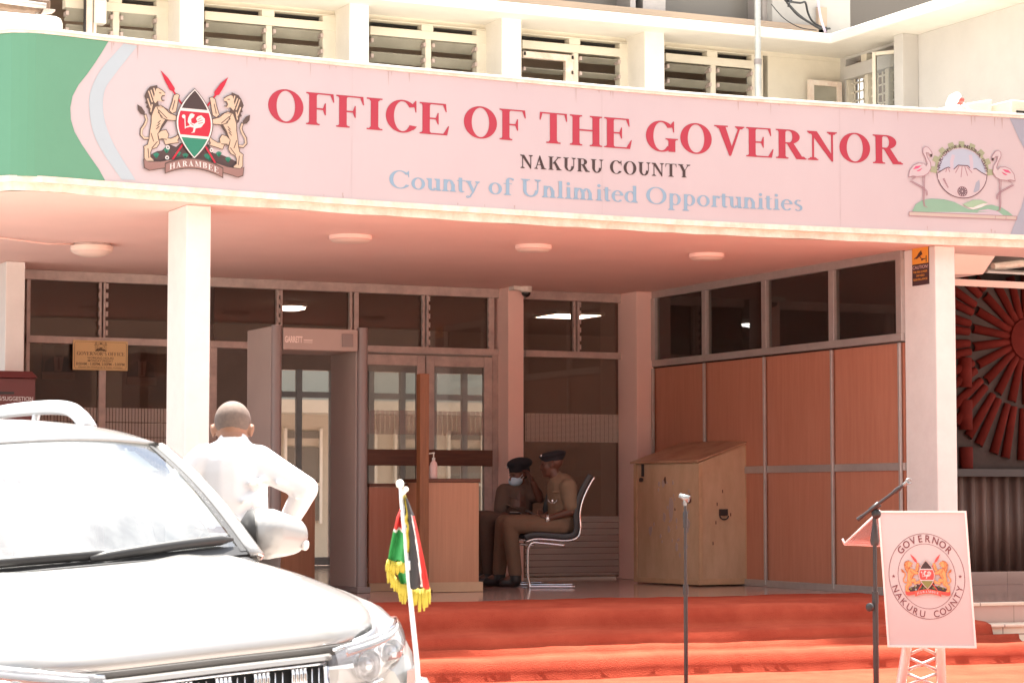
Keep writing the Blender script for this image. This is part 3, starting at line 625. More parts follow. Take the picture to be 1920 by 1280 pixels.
# partition of wood panels with windows above
Yp = [16.275] + [aX(px, 880, XP).y for px in (1567, 1440, 1327)] + [20.595]
pz = lambda px, py: aX(px, py, XP).z
zt_, zw, zs, zm = pz(1567, 506), pz(1567, 515), pz(1567, 634), pz(1567, 877)
fr = MB(); pfr = MB()
fr.box(XP - .03, XP + .03, Yp[0], Yp[-1], zt_ - .0, zt_ + .10); fr.box(XP - .03, XP + .03, Yp[0], Yp[-1], zs - .085, zs - .02)
fr.box(XP - .02, XP + .03, Yp[0], Yp[-1], zm - .032, zm + .032)
for i, y in enumerate(Yp):
    if i in (0, 4): y += .03 if i == 0 else -.03
    fr.box(XP - .045, XP - .021, y - .014, y + .014, ZF + .02, zs - .101); fr.box(XP - .036, XP + .03, y - .04, y + .04, zs - .02, zt_)
fr.box(XP - .035, XP + .03, Yp[0], Yp[-1], ZF, ZF + .06)
part = fr.build('partition', M_alu, B, bevel=.003)
for i in range(4):
    mb = MB(); mb.box(XP - .008, XP + .02, Yp[i] + .005, Yp[i + 1] - .005, ZF + .06, zs - .1); mb.build('wood_panel', M_panel, part)
    mb = MB(); mb.box(XP - .003, XP + .003, Yp[i] + .03, Yp[i + 1] - .03, zs - .03, zt_ + .01); mb.build('window', M_glass, part)
mb = MB(); mb.box(XP - .025, XP + .03, Yp[0], Yp[-1], zt_ + .1, ZC - .003); mb.build('partition_head', M_alud, B)
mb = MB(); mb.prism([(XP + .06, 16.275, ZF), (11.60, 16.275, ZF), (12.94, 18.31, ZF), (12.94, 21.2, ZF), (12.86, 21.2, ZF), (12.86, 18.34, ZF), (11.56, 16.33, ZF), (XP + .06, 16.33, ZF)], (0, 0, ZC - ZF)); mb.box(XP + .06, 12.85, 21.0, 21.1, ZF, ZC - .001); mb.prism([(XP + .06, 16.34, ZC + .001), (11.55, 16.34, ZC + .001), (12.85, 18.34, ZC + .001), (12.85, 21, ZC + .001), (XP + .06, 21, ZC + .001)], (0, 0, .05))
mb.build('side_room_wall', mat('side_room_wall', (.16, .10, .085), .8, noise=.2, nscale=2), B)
p = aX(1516, 602, 12.5); disc_lamp(12.3, 18.6, ZC, .13, 'round lit lamp behind the high partition windows')

# upper floor
fw = MB(); zA = lambda py, px=692: aY(px, py, YU).z
z_s, z1, z2, z3 = 5.86, zA(36), zA(50), zA(66)
mb = MB(); mb.box(3.3, 16, YU + .02, YU + .12, 3.5, 4.45); mb.box(3.3, 16, YU + .0, YU + .12, z1, z_s + .2)
mb.box(aY(1440, 140, YU).x, 13.2, YU + .001, YU + .12, 4.451, z1 - .001); mb.build('upper_wall', M_cream, B)
bays = [(-330, -60), (120, 318), (382, 628), (692, 915), (977, 1182), (1246, 1428)]
for k, (a, b) in enumerate(bays):
    xa, xb = aY(a, 100, YU).x, aY(b, 100, YU).x
    if k == 0: xa, xb = 3.3, aY(60, 40, YU).x
    xm = (xa + xb) / 2 - .02; fr = MB()
    fr.box(xa, xb, YU - .02, YU + .08, z2, z1 - .075) if False else None
    fr.box(xa, xb, YU - .03, YU + .08, z3, z2); fr.box(xa, xb, YU - .03, YU + .08, z1 - .012, z1)
    fr.box(xm - .07, xm + .05, YU - .028, YU + .078, z2, z1 - .012); fr.box(xb - .13, xb, YU - .028, YU + .078, 4.4, z2 + .0 if False else z1 - .013)
    fr.box(xm - .03, xm + .03, YU - .025, YU + .07, 4.4, z3); fr.box(xa, xb, YU - .027, YU + .07, 4.38, 4.46)
    wn = fr.build('window', M_cream, B, bevel=.004)
    for (u0, u1, sash) in ((xa, xm - .03, k == 4), (xm + .03, xb - .13, False)):
        if sash:
            f2 = MB(); f2.box(u0, u1, YU - .05, YU, z3 - .09, z3 - .03); f2.box(u1 - .09, u1 - .01, YU - .05, YU, 4.42, z3 - .09); f2.build('sash', M_peel, wn)
        nl = 10; mbx = MB(); cl = MB()
        for i in range(nl):
            z = z3 - .05 - i * .145
            if z < 4.5: break
            tl = rad(38 if k in (2, 3) else 12 if k == 4 else 25) + (random.random() - .5) * .1
            mbx.obox(((u0 + u1) / 2, YU + .02, z), u1 - u0 - .02, .125, .006, Matrix.Rotation(-tl if k != 1 else -1.0, 3, 'X'))
            for q in (u0 + .015, u1 - .015): mbx.box(q - .012, q + .012, YU - .05, YU + .05, z - .02, z + .015, 1)
        mbx.build('louvre', [M_louv, M_frame], wn)
mb = MB(); mb.box(12.9, 13.0, YU + .13, YU + 2.5, 3.5, 6.4); mb.box(3.2, 13.0, YU + 2.5, YU + 2.6, 3.5, 6.4); mb.box(3.2, 13, YU + .13, YU + 2.5, 6.10, 6.2); mb.box(3.2, 13, YU + .13, YU + 2.5, 4.2, 4.25)
mb.build('upper_room_wall', mat('upper_room', (.46, .36, .27), .8, c2=(.38, .28, .21), nscale=.7), B)
for px in (382, 692, 978, 1246):
    x1_ = aY(px, 100, YU - .38).x; wpx = aY(px - (62 if px < 400 else 37), 100, YU - .38).x
    mb = MB(); mb.box(wpx if px > 400 else x1_ - .22, x1_, YU - .38, YU + .05, 4.16, z_s + .02); mb.build('column', M_white, B, bevel=.006)
# sunshade ledge along the wall and round the wing
YL = YU - .62; zl = aY(1280, 36, YL).z; XL = aY(1557, 55, YL).x
mb = MB(); mb.prism([(3.2, YU + .1, z_s), (3.2, YL, z_s), (XL, YL, z_s), (XL, 12.5, z_s), (16, 12.5, z_s), (16, YU + .1, z_s)], (0, 0, zl - z_s)); mb.build('sunshade_ledge', M_white, B, bevel=.01)
# wing wall
mb = MB()
wz = lambda px, py: aX(px, py, XW).z
yw = [aX(px, 110, XW).y for px in (1585, 1655, 1700)]
mb.box(XW, XW + .15, 12.5, yw[2] - .0, 3.5, z_s); mb.box(XW, XW + .15, yw[0], YU + .1, 3.5, z_s)
h1, h2, h3 = wz(1640, 96), wz(1640, 110), wz(1640, 135)
mb.box(XW, XW + .15, yw[2], yw[0], h1, z_s); mb.box(XW, XW + .15, yw[2], yw[0], 3.5, 4.5); mb.box(XW - .02, XW + .1, yw[2], yw[0], h3, h2)
mb.box(XW - .18, XW - .002, aX(1722, 110, XW).y, aX(1705, 110, XW).y, 3.9, z_s)
mb.build('wing_wall', mat('wing_paint', (.50, .48, .45), .75, noise=.08, nscale=1.5, bump=.15, bscale=20), B, bevel=.005)
wn = MB(); wn.box(XW + .02, XW + .06, yw[2], yw[0], h2, h1 - .02) if False else None
for i in range(4):
    y = yw[2] + (yw[0] - yw[2]) * i / 3; wn.box(XW + .01, XW + .08, y - .03, y + .03, 4.5, h3)
wn.box(XW + .0, XW + .1, (yw[0] + yw[1]) / 2 - .05, (yw[0] + yw[1]) / 2 + .05, h2, h1)
wo = wn.build('wing_window', M_cream, B)
gr = MB()
for i in range(14): y = yw[2] + (yw[0] - yw[2]) * i / 13; gr.box(XW + .05, XW + .062, y - .008, y + .008, 4.5, h3)
for i in range(14): z = 4.5 + i * .09; gr.box(XW + .05, XW + .062, yw[2], yw[0], z - .008, z + .008) if z < h3 else None
gr.build('burglar_grille', M_cream, wo)
mb = MB(); mb.box(XW + .6, XW + .7, 17, 20.4, 4, 6); mb.build('wing_room_wall', mat('wing_room', (.30, .25, .2), .8), B)
# open casements of the wing: one flat on the wall corner, one swung out
def casement(c0, c1, z0, z1, th=.04, bars=1):
    a, b = Vector((*c0, 0)), Vector((*c1, 0)); d = (b - a); L_ = d.length; d.normalize(); M = Matrix((d, Vector((-d.y, d.x, 0)), (0, 0, 1))).transposed()
    f = MB(); mid = (a + b) / 2; zc = (z0 + z1) / 2
    for q in (a + d * th / 2, b - d * th / 2): f.obox((q.x, q.y, zc), th, th, z1 - z0, M)
    for z in [z0 + th / 2, z1 - th / 2] + ([zc] if bars else []): f.obox((mid.x, mid.y, z), L_ - 2 * th - .002, th * .9, th, M)
    o = f.build('open_casement', M_cream if bars else M_peel, B)
    g = MB(); g.obox((mid.x, mid.y, zc), L_ - th, .005, z1 - z0 - th, M); g.build('pane', M_door if bars else M_louv, o)
p0, p1 = aY(1516, 150, 19.9), aY(1576, 157, 19.9); casement((p0.x, 19.9), (p1.x, 19.9), 4.5, p0.z, .05, 0)
q0 = aX(1636, 110, XW - .02); h0 = Vector((XW - .025, yw[2] + .03, 0)); dv = Vector((-.55, .83, 0)).normalized(); px_ = lambda q: 960 + FPX * (q - CP).dot(_r) / (q - CP).dot(_f)
ln_ = max([.01 * i for i in range(1, 120) if px_(h0 + dv * .01 * i + Vector((0, 0, 5.4))) > 1637] or [.5]); h1_ = h0 + dv * ln_
casement((h0.x, h0.y), (h1_.x, h1_.y), 4.55, q0.z, .035, 1)
# storey above the ledge
mb = MB(); g_ = mat('shaded_concrete', (.42, .40, .37), .8, noise=.12, nscale=1.5)
xg = [aY(px, 20, YU + .3).x for px in (-400, 975, 980, 1180, 1215, 1243, 1440, 1475, 1590, 1720)]
mb.box(3, 16, YU + .6, YU + .7, 5.9, 8.5); mb.build('upper_storey_wall', mat('upper_storey_dark', (.13, .115, .10), .6, noise=.1, nscale=.5), B)
mb = MB()
for a, b in ((910, 978), (1180, 1190), (1204, 1246), (1428, 1444)): mb.box(aY(a, 20, YU + .3).x, aY(b, 20, YU + .3).x, YU + .28, YU + .6, zl + .001, 8.4)
mb.build('upper_mullion', M_alu, B)
mb = MB(); mb.box(aY(1446, 20, YU + .2).x, aY(1592, 20, YU + .2).x, YU + .18, YU + .6, zl + .001, 8.4); mb.build('concrete_panel', g_, B)
mb = MB()
for a, b in ((382, 560), (700, 905), (985, 1178), (1250, 1425)): mb.box(aY(a, 20, YU + .5).x, aY(b, 20, YU + .5).x, YU + .57, YU + .595, zl + .001, 8.4)
mb.build('upper_glazing', mat('dull_window_glass', (.20, .185, .16), .25), B)

# right-hand side under the canopy: bulkhead, sloping soffit, sunburst wall
mb = MB(); a = aY(1790, 470, 16.6); b = aY(1868, 477, 16.6); c = aY(1843, 514, 16.6); d = aY(1790, 514, 16.6)
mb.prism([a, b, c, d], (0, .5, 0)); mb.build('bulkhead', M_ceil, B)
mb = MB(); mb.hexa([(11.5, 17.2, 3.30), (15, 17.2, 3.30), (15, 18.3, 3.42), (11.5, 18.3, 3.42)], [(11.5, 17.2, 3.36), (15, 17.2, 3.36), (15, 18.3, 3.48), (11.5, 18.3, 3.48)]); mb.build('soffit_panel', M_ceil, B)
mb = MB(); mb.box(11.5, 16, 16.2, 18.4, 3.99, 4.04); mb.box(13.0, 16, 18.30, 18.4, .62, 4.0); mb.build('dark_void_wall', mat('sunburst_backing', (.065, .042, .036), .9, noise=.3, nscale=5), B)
t = thing('hanging_batten', (12.8, 16.4, 3.4), 'loose timber batten hung in the dark gap above the sunburst wall', 'batten')
mb = MB(); mb.tube([aY(1862, 500, 16.7), aY(1925, 492, 16.7)], .035, 8); mb.build('batten', M_peel, t); mb = MB(); mb.tube([aY(1850, 508, 16.65), aY(1930, 512, 16.65)], .02, 6); mb.build('rail', M_alu, t)

# ================================================================== SIGN ON THE CANOPY
SG = thing('fascia_sign', (8, 15.7, ZS0), 'long pale pink sign board with red serif lettering across the canopy front', 'sign')
def vmat(name, c, r=.42): return mat(name, c, r, noise=.03, nscale=3, spec=.3)
S_pink = mat('sign_vinyl_pink', (.47, .42, .437), .42, c2=(.445, .39, .412), nscale=.8, stretch=(1, 1, .35), spec=.3)
S_green = vmat('sign_vinyl_green', (0.109, 0.275, 0.180)); S_blue = vmat('sign_vinyl_pale_blue', (0.361, 0.433, 0.477)); S_red = vmat('sign_red', (0.348, 0.036, 0.061))
S_ink = vmat('sign_ink', (0.054, 0.037, 0.037)); S_sky = vmat('sign_sky_blue', (0.217, 0.339, 0.448)); S_white = vmat('sign_white', (0.592, 0.578, 0.564))  # ink black lifted towards grey in its colour, imitating veiling glare
S_lion = vmat('lion_cream', (0.506, 0.390, 0.289)); S_line = vmat('lion_line', (0.087, 0.061, 0.054)); S_shred = vmat('shield_red', (0.419, 0.021, 0.043)); S_shgr = vmat('shield_green', (0.029, 0.188, 0.123))
S_rib = vmat('ribbon_brown', (0.246, 0.145, 0.130)); S_mount = vmat('mountain_dark', (0.065, 0.043, 0.043)); S_navy = vmat('sign_blue_grey', (0.289, 0.318, 0.383))
def sgf(x, z, d):
    if x < 3.6: return Vector((x, 15.5, z))
    return Vector((x, Yf(x) - d, z))
mb = MB()
P = [[(x, y, z) if i < 3 else (x, y, z) for i, (x, y) in enumerate(PLAN)] for z in (ZS0, 3.8, 4.1, 4.3, ZS1)]
mb.grid(P); mb.build('panel', S_pink, SG, smooth=True)
mb = MB(); strip(mb, -.012, .06, ZS1 - .006, ZS1 + .012); strip(mb, -.012, .06, ZS0 - .03, ZS0 + .012); mb.build('edge_trim', M_peel, SG)
pxz = lambda px, py: (lambda q: (q.x, q.z))(aY(px, py, Yf(aY(px, py, 15.6).x)))
def spoly(art, pxs, m): art.poly([pxz(*p) for p in pxs], m)
def smooth_line(pts, n=6):
    o = []
    for i in range(len(pts) - 1):
        p0, p1, p2, p3 = [Vector(pts[max(0, min(len(pts) - 1, i + k))]) for k in (-1, 0, 1, 2)]
        for j in range(n):
            t = j / n; o.append(tuple(.5 * ((2 * p1) + (p2 - p0) * t + (2 * p0 - 5 * p1 + 4 * p2 - p3) * t * t + (3 * p1 - p0 - 3 * p2 + p3) * t ** 3)))
    return o + [tuple(pts[-1])]
# green end panel follows the rounded corner, then the swept edge
art = Art(sgf)
edge = smooth_line([(203, 79), (170, 130), (140, 170), (131, 205), (136, 240), (155, 275), (198, 336)], 8)
ez = [pxz(*p) for p in edge]
zz = [ZS1 - .007 - (ZS1 - ZS0 - .014) * i / 12 for i in range(13)]
def ex(z):
    for (xa, za), (xb, zb) in zip(ez, ez[1:]):
        if zb <= z <= za: return xa + (xb - xa) * (z - za) / (zb - za)
    return ez[0][0] if z > ez[0][1] else ez[-1][0]
rows = []
for z in zz:
    r = [Vector((x - .004, y - .004, z)) for x, y in PLAN[:3]] + [Vector((x, Yf(x) - .004, z)) for x in (3.6, 3.65, 3.7, 3.75)]
    e = ex(z); r += [Vector((3.75 + (e - 3.75) * k / 4, Yf(3.75 + (e - 3.75) * k / 4) - .004, z)) for k in (1, 2, 3, 4)]
    rows.append(r)
art.mb.grid(rows, art.mi(S_green)); art.build('green_end_panel', SG); art = Art(sgf)
bl = smooth_line([(257, 87), (215, 140), (196, 170), (193, 205), (200, 240), (218, 280), (254, 338)], 6); br_ = smooth_line([(232, 82), (190, 130), (170, 170), (167, 205), (175, 250), (195, 290), (228, 337)], 6)
for i in range(len(bl) - 1): spoly(art, [br_[i], bl[i], bl[i + 1], br_[i + 1]], S_blue); art.d -= .0002
spoly(art, [(1893, 221), (1925, 224), (1932, 300), (1912, 262)], S_navy); spoly(art, [(1932, 330), (1932, 446), (1893, 443), (1915, 390)], S_navy)
art.build('colour_swoosh', SG)
seam = vmat('sign_seam', (.435, .385, .40)); rust = mat('rust_streak', (.38, .30, .28), .6)
art = Art(sgf, base=.0015)
for px in (660, 1128, 1572):
    a, b = pxz(px, 150), pxz(px + 1.2, 150); art.poly([(a[0], ZS0 + .02), (b[0], ZS0 + .02), (b[0], ZS1 - .012), (a[0], ZS1 - .012)], seam, False)
art.build('board_seam', SG); art = Art(sgf, base=.0018); rs = random.Random(4)
for i in range(46):
    x = 3.9 + 8.6 * rs.random(); top_ = rs.random() < .72; l_ = .02 + (.10 if top_ else .03) * rs.random() ** 2; wd = .003 + .004 * rs.random()
    z0_ = ZS1 - .012 if top_ else ZS0 + .012 + l_
    art.poly([(x - wd, z0_), (x + wd, z0_), (x + wd * .2, z0_ - l_)], rust, False)
art.build('rust_stain', SG)
def line_text(txt, xL, yL, xR, yR, hpx, m, bd, name, track=0.):
    a = Art(sgf); pL, pR = pxz(xL, yL), pxz(xR, yR); h = hpx * aY(xL, yL, Yf(pL[0])).y / 4424 * 1.0
    f = lambda x: pL[1] + (pR[1] - pL[1]) * (x - pL[0]) / (pR[0] - pL[0])
    top = pxz(xL, yL - hpx)[1] - pL[1]
    serif(a, txt, None, f, pL[0], pR[0], top, m, bd, track); return a.build(name, SG)
line_text('OFFICE OF THE GOVERNOR', 503, 227, 1689, 309, 61, S_red, True, 'lettering')
line_text('NAKURU COUNTY', 976, 315, 1293, 333.5, 25, S_ink, True, 'lettering', .03)
line_text('County of Unlimited Opportunities', 730, 352, 1504, 396, 33, S_sky, False, 'lettering')
art = Art(sgf); cx_, cz_ = pxz(361, 241); coat(art, cx_ + .01, cz_ + .005, .66, S_lion, S_line, S_line, S_ink, S_shred, S_shgr, S_white, S_mount, S_rib)
art.build('coat_of_arms', SG)
# county emblem
S_gear = vmat('emblem_gear_olive', (0.289, 0.323, 0.212)); S_esky = vmat('emblem_sky', (0.347, 0.405, 0.491)); S_hill = vmat('emblem_green', (0.202, 0.361, 0.268)); S_hill2 = vmat('emblem_light_green', (0.275, 0.419, 0.289))
S_lil = vmat('emblem_lilac', (0.433, 0.390, 0.448)); S_wing = vmat('emblem_wing_pink', (0.520, 0.087, 0.180)); S_out = vmat('emblem_outline', (0.303, 0.188, 0.217)); S_cir = vmat('emblem_ring', (0.087, 0.037, 0.058)); S_base = vmat('emblem_base', (0.433, 0.376, 0.332))
art = Art(sgf); ec = pxz(1690 + 805 / 7.113, 240 + 600 / 7.113); ek = abs(pxz(1690 + 805 / 7.113, 240 + 260 / 7.113)[1] - ec[1])
E_ = lambda x, y: pxz(1690 + x / 7.113, 240 + y / 7.113)
ep = lambda pts, m: art.poly([E_(*p) for p in pts], m)
ek2 = abs(E_(1145, 612)[0] - ec[0])
for i in range(9):
    a = rad(4 + 21.5 * i); q = []
    for da, r in ((-7.5, 1.0), (-5, 1.24), (5, 1.24), (7.5, 1.0)): q.append((ec[0] + ek2 * r * math.cos(a + rad(da)), ec[1] + ek * r * math.sin(a + rad(da))))
    art.poly(q, S_gear)
art.ring(ec[0], ec[1], ek2 * 1.08, ek * 1.08, ek2 * .16, ek * .16, S_gear, -2, 182)
art.disc(ec[0], ec[1], ek2 * .985, ek * .985, S_pink)
art.poly([(ec[0] + ek2 * .94 * math.cos(rad(2 + 176 * i / 24)), ec[1] + ek * .94 * math.sin(rad(2 + 176 * i / 24))) for i in range(25)], S_esky)
art.ring(ec[0], ec[1], ek2 * 1.0, ek * 1.0, ek2 * .03, ek * .03, S_cir, 180, 360)
ep([(480, 600), (570, 545), (620, 525), (690, 555), (750, 500), (880, 508), (930, 555), (990, 540), (1060, 590), (1130, 630), (1130, 700), (480, 690)], S_pink)
for pts in (((480, 600), (570, 545), (620, 525), (690, 555), (750, 500)), ((750, 498), (885, 506)), ((885, 508), (930, 555), (990, 542), (1060, 592), (1130, 630)), ((765, 510), (715, 600)), ((805, 512), (790, 660)), ((840, 515), (880, 640)), ((870, 520), (940, 600)), ((620, 540), (640, 590)), ((600, 545), (585, 590))):
    art.stroke([E_(*p) for p in pts], .008, S_out if len(pts) == 2 and pts[0][1] != 498 else S_cir, False)
art.d += .0002
for px in (670, 935): art.stroke([E_(px, 560), E_(px - 5, 450), E_(px + 20 * (1 if px < 800 else -1), 360)], .03, S_lil)
fx, fy = E_(808, 848)
for i in range(12):
    a = 2 * math.pi * i / 12; c_, s_ = math.cos(a), math.sin(a)
    art.ring(fx + ek2 * .135 * c_, fy + ek * .135 * s_, ek2 * .055, ek * .055, ek2 * .02, ek * .02, S_cir, up=False)
art.d += .0002; art.ring(fx, fy, ek2 * .07, ek * .07, ek2 * .03, ek * .03, S_cir); art.ring(fx, fy, ek2 * .2, ek * .2, .004, .004, S_out)
for i in range(6): art.stroke([E_(545 + 12 * i, 690 + 20 * i), E_(570 + 10 * i, 680 + 22 * i)], .012, S_out, False)
ep([(1035, 690), (1045, 760), (1035, 830), (985, 860), (955, 860), (975, 790), (990, 730)], S_navy)
ep([(130, 1122), (180, 1020), (280, 960), (400, 945), (560, 955), (700, 990), (800, 1040), (900, 1090), (1000, 1090), (1080, 1040), (1200, 1025), (1330, 1060), (1430, 1120), (1490, 1172), (1360, 1166), (320, 1126)], S_hill)
ep([(325, 1124), (420, 1045), (520, 1020), (640, 1025), (740, 1070), (850, 1112), (950, 1127), (1040, 1100), (1150, 1082), (1280, 1110), (1355, 1164)], S_lil)
ep([(790, 1025), (950, 1090), (1060, 1060), (1160, 1010), (1080, 1010), (950, 1060), (880, 1060)], S_white); ep([(810, 1020), (950, 960), (1060, 960), (1150, 998), (1050, 1018), (950, 1062), (870, 1052)], S_hill2)
ep([(88, 1115), (1542, 1174), (1537, 1230), (88, 1175)], S_out); ep([(97, 1124), (1533, 1182), (1528, 1221), (97, 1167)], S_base)
for i in range(1, 10): art.stroke([E_(97 + 144 * i, 1126 + 5.8 * i), E_(97 + 144 * i, 1166 + 5.7 * i)], .005, S_out, False)
FL = [(85, 660), (100, 570), (150, 500), (220, 470), (290, 475), (320, 512), (338, 480), (312, 400), (275, 330), (280, 275), (312, 250), (352, 265), (385, 310), (402, 345), (390, 390), (375, 372), (350, 335), (318, 330), (332, 390), (375, 460), (386, 540), (345, 610), (285, 642), (200, 652), (150, 642)]
for fl in (False, True):
    g = (lambda x, y: E_(x, y)) if not fl else (lambda x, y: E_(1600 - x, y + 50))
    P = [g(*p) for p in FL]; art.poly(P, S_pink); art.stroke(P + [P[0]], .006, S_out)
    art.poly([g(*p) for p in ((372, 352), (404, 350), (400, 385), (378, 394))], S_ink)
    art.poly([g(*p) for p in ((140, 556), (180, 512), (260, 503), (210, 542))], S_wing); art.poly([g(*p) for p in ((188, 577), (272, 533), (240, 572), (213, 582))], S_wing)
    for pts in (((275, 645), (280, 800), (278, 970), (290, 1050)), ((300, 640), (298, 800), (292, 970), (300, 1045), (335, 1062)), ((160, 655), (100, 712), (270, 805), (318, 850), (325, 905)), ((180, 655), (122, 708), (280, 792), (332, 842), (338, 900))):
        art.stroke([g(*p) for p in pts], .006, S_out, False)
    art.d += .0002
art.d += .001; arc_text(art, 'NAKURU COHESIVE & INDUSTRIAL COUNTY', ec[0], ec[1], ek * .975, 90, 168, .028, S_cir)
art.build('county_emblem', SG)

# ================================================================== CARPETS
def carpet(name, prof, x0, x1, label, amp=.006, endround=0.):
    t = MB(); n = int((x1 - x0) / .06); pts = []
    # resample profile
    R = []
    for a, b in zip(prof, prof[1:]):
        a, b = Vector(a), Vector(b); k = max(1, int((b - a).length / .035))
        for i in range(k): R.append(a + (b - a) * i / k)
    R.append(Vector(prof[-1]))
    rows = []
    for j, q in enumerate(R):
        row = []
        for i in range(n + 1):
            x = x0 + (x1 - x0) * i / n
            wv = amp * (math.sin(x * 3.1 + q.x * 5) + .6 * math.sin(x * 7.7 - q.x * 9 + q.y * 4) + .4 * math.sin(x * 17 + j)) + (random.random() - .5) * amp * .4
            row.append((x, q.x + wv * (.9 if abs(q.y) < 9 else 0), q.y + amp * 1.7 + wv * .6))
        rows.append(row)
    t.grid(rows); return tag(t.build(name, M_red, None, smooth=True, solid=.012), label, 'carpet', 'red carpets laid for the ceremony')
h = .016
prof = [(16.52, ZF + h - .008), (16.3, ZF + h), (15.1, ZF + h), (14.90, ZF + h + .006), (14.835, ZF + .004), (14.815, ZF - .05), (14.80, .53), (14.79, .50), (14.74, .47 + .022), (14.60, .47 + h + .006), (14.535, .47 + .004), (14.515, .42), (14.50, .385), (14.48, .35)]
carpet('red_carpet', prof, 4.6, 10.78, 'long red carpet spread from the porch floor down the upper two steps')
prof2 = [(14.475, .40), (14.46, .36), (14.42, .32 + h), (14.26, .32 + h + .006), (14.205, .32 + .002), (14.185, .26), (14.17, .21), (14.14, .178)]
carpet('red_carpet', prof2, 4.6, 10.98, 'red carpet runner laid on the lowest step, sunlit along its tread')
prof3 = [(14.15, .20), (14.10, .186), (13.6, .186), (12.5, .186), (8.0, .184)]  # reach beyond the view enlarged to bounce more red light upwards
carpet('red_carpet', prof3, 6.1, 15.5, 'wide red carpet lying on the ground before the steps', .004)

# ================================================================== PORCH OBJECTS
# walk-through metal detector
MD = mat('detector_plastic', (.36, .28, .25), .5, noise=.06, nscale=2); MDd = mat('detector_edge', (.20, .155, .145), .45)
yd0 = 18.7; xL = aY(531, 700, yd0).x - .095; xR1 = aY(692, 700, yd0).x; xR0 = aY(679, 700, yd0).x; xL1 = xL + .09
yd1 = aX(463, 700, xL).y; zt = aY(527, 611, yd0).z; zl = aY(600, 657, yd0).z
t = thing('metal_detector', ((xL + xR1) / 2, yd0, ZF), 'grey brown walk through metal detector gate before the glass doors', 'metal detector')
for a, b in ((xL, xL1), (xR1 - .10, xR1)):
    mb = MB(); mb.box(a, b, yd0 + .05, yd1, ZF + .004, zt); o = mb.build('side_panel', MD, t, bevel=.008)
    mb = MB(); mb.tube([((a + b) / 2, yd0 + .03, ZF + .004), ((a + b) / 2, yd0 + .03, zt + .008)], .045, 16); mb.build('edge_post', MDd, o, smooth=True, auto=40)
    mb = MB(); mb.box(a - .01, b + .01, yd0 - .03, yd1 + .01, ZF + .002, ZF + .05); mb.build('foot', MDd, o, bevel=.004)
mb = MB(); mb.box(xL1 + .002, xR1 - .102, yd0 + .0, yd1 - .05, zl, zt - .01); hd = mb.build('header', MD, t, bevel=.01)
fH = lambda x, z, d: Vector((x, yd0 - d, z))
ink = mat('pale_print', (.72, .60, .56), .5)
a = Art(fH, base=.002); q = aY(534, 640, yd0); q2 = aY(567, 640, yd0); put_text(a, 'GARRETT', q.x, q2.x, q.z - .005, .052, ink, .03)
a.poly([(q2.x + .01, q.z + .02), (q2.x + .09, q.z + .02), (q2.x + .09, q.z + .012), (q2.x + .01, q.z + .012)], ink); a.poly([(q2.x + .01, q.z), (q2.x + .09, q.z), (q2.x + .09, q.z - .004), (q2.x + .01, q.z - .004)], ink)
a.build('lettering', hd)
k0 = aY(641, 628, yd0); mb = MB(); mb.box(k0.x, k0.x + .10, yd0 - .012, yd0 - .001, k0.z - .10, k0.z + .01); kp = mb.build('control_panel', MDd, hd, bevel=.003)
# reception counter, low cabinet, timber post
cx0 = aZ(805, 1110, ZF); yc = 18.55
xa, xb = aY(803, 900, yc).x, aY(898, 900, yc).x; zc = aY(850, 899, yc).z
t = thing('reception_counter', ((xa + xb) / 2, yc, ZF), 'wood veneer reception counter with a lighter skirting board', 'counter')
mb = MB(); mb.box(xa, xb, yc, yc + .5, ZF + .07, zc - .022); mb.build('body', M_counter, t, bevel=.003)
mb = MB(); mb.box(xa - .01, xb + .012, yc - .012, yc + .53, zc - .02, zc + .01); mb.build('top', M_bar, t, bevel=.004)
mb = MB(); mb.box(xa - .01, xb + .03, yc - .022, yc + .5, ZF + .002, ZF + .085); mb.build('skirting', mat('light_veneer', (.55, .36, .22), .5, noise=.1), t, bevel=.003)
xl = aY(692, 900, 19.0).x
mb = MB(); mb.box(xl, xa - .012, 19.0, 19.03, ZF + .07, zc - .06); mb.build('side_panel', M_panel, t); mb = MB(); mb.box(xl, xa - .012, 18.985, 19.05, zc - .058, zc - .03); mb.build('side_rail', M_bar, t)
mb = MB(); mb.box(xl, xa - .012, 18.98, 19.04, ZF + .002, ZF + .068); mb.build('side_skirting', mat('light_veneer', (.55, .36, .22)), t)
p0, p1 = aY(788, 700, 18.42), aY(806, 700, 18.42)
t = thing('timber_post', (p0.x, 18.4, ZF), 'tall square brown timber post standing beside the counter', 'post')
mb = MB(); mb.box(p0.x, p1.x - .005, 18.42, 18.50, ZF + .002, p0.z); mb.build('post', M_post, t, bevel=.004)
mb = MB(); mb.box(p0.x - .03, p1.x + .02, 18.40, 18.53, ZF + .001, ZF + .03); mb.build('base_plate', M_bar, t)
c0, c1 = aY(497, 905, 20.2), aY(591, 905, 20.2)
t = thing('low_cabinet', (c0.x, 20.2, ZF), 'low reddish wood cabinet front seen through the detector gate', 'cabinet')
mb = MB(); mb.box(c0.x, c1.x, 20.2, 20.24, ZF + .05, c0.z); mb.build('front_panel', M_counter, t, bevel=.003); mb = MB(); mb.box(c0.x, c1.x + .01, 20.18, 20.5, c0.z + .001, c0.z + .03); mb.build('top', M_bar, t)
mb = MB(); mb.box(c0.x, c1.x, 20.22, 20.3, ZF + .002, ZF + .049); mb.build('plinth', M_bar, t)
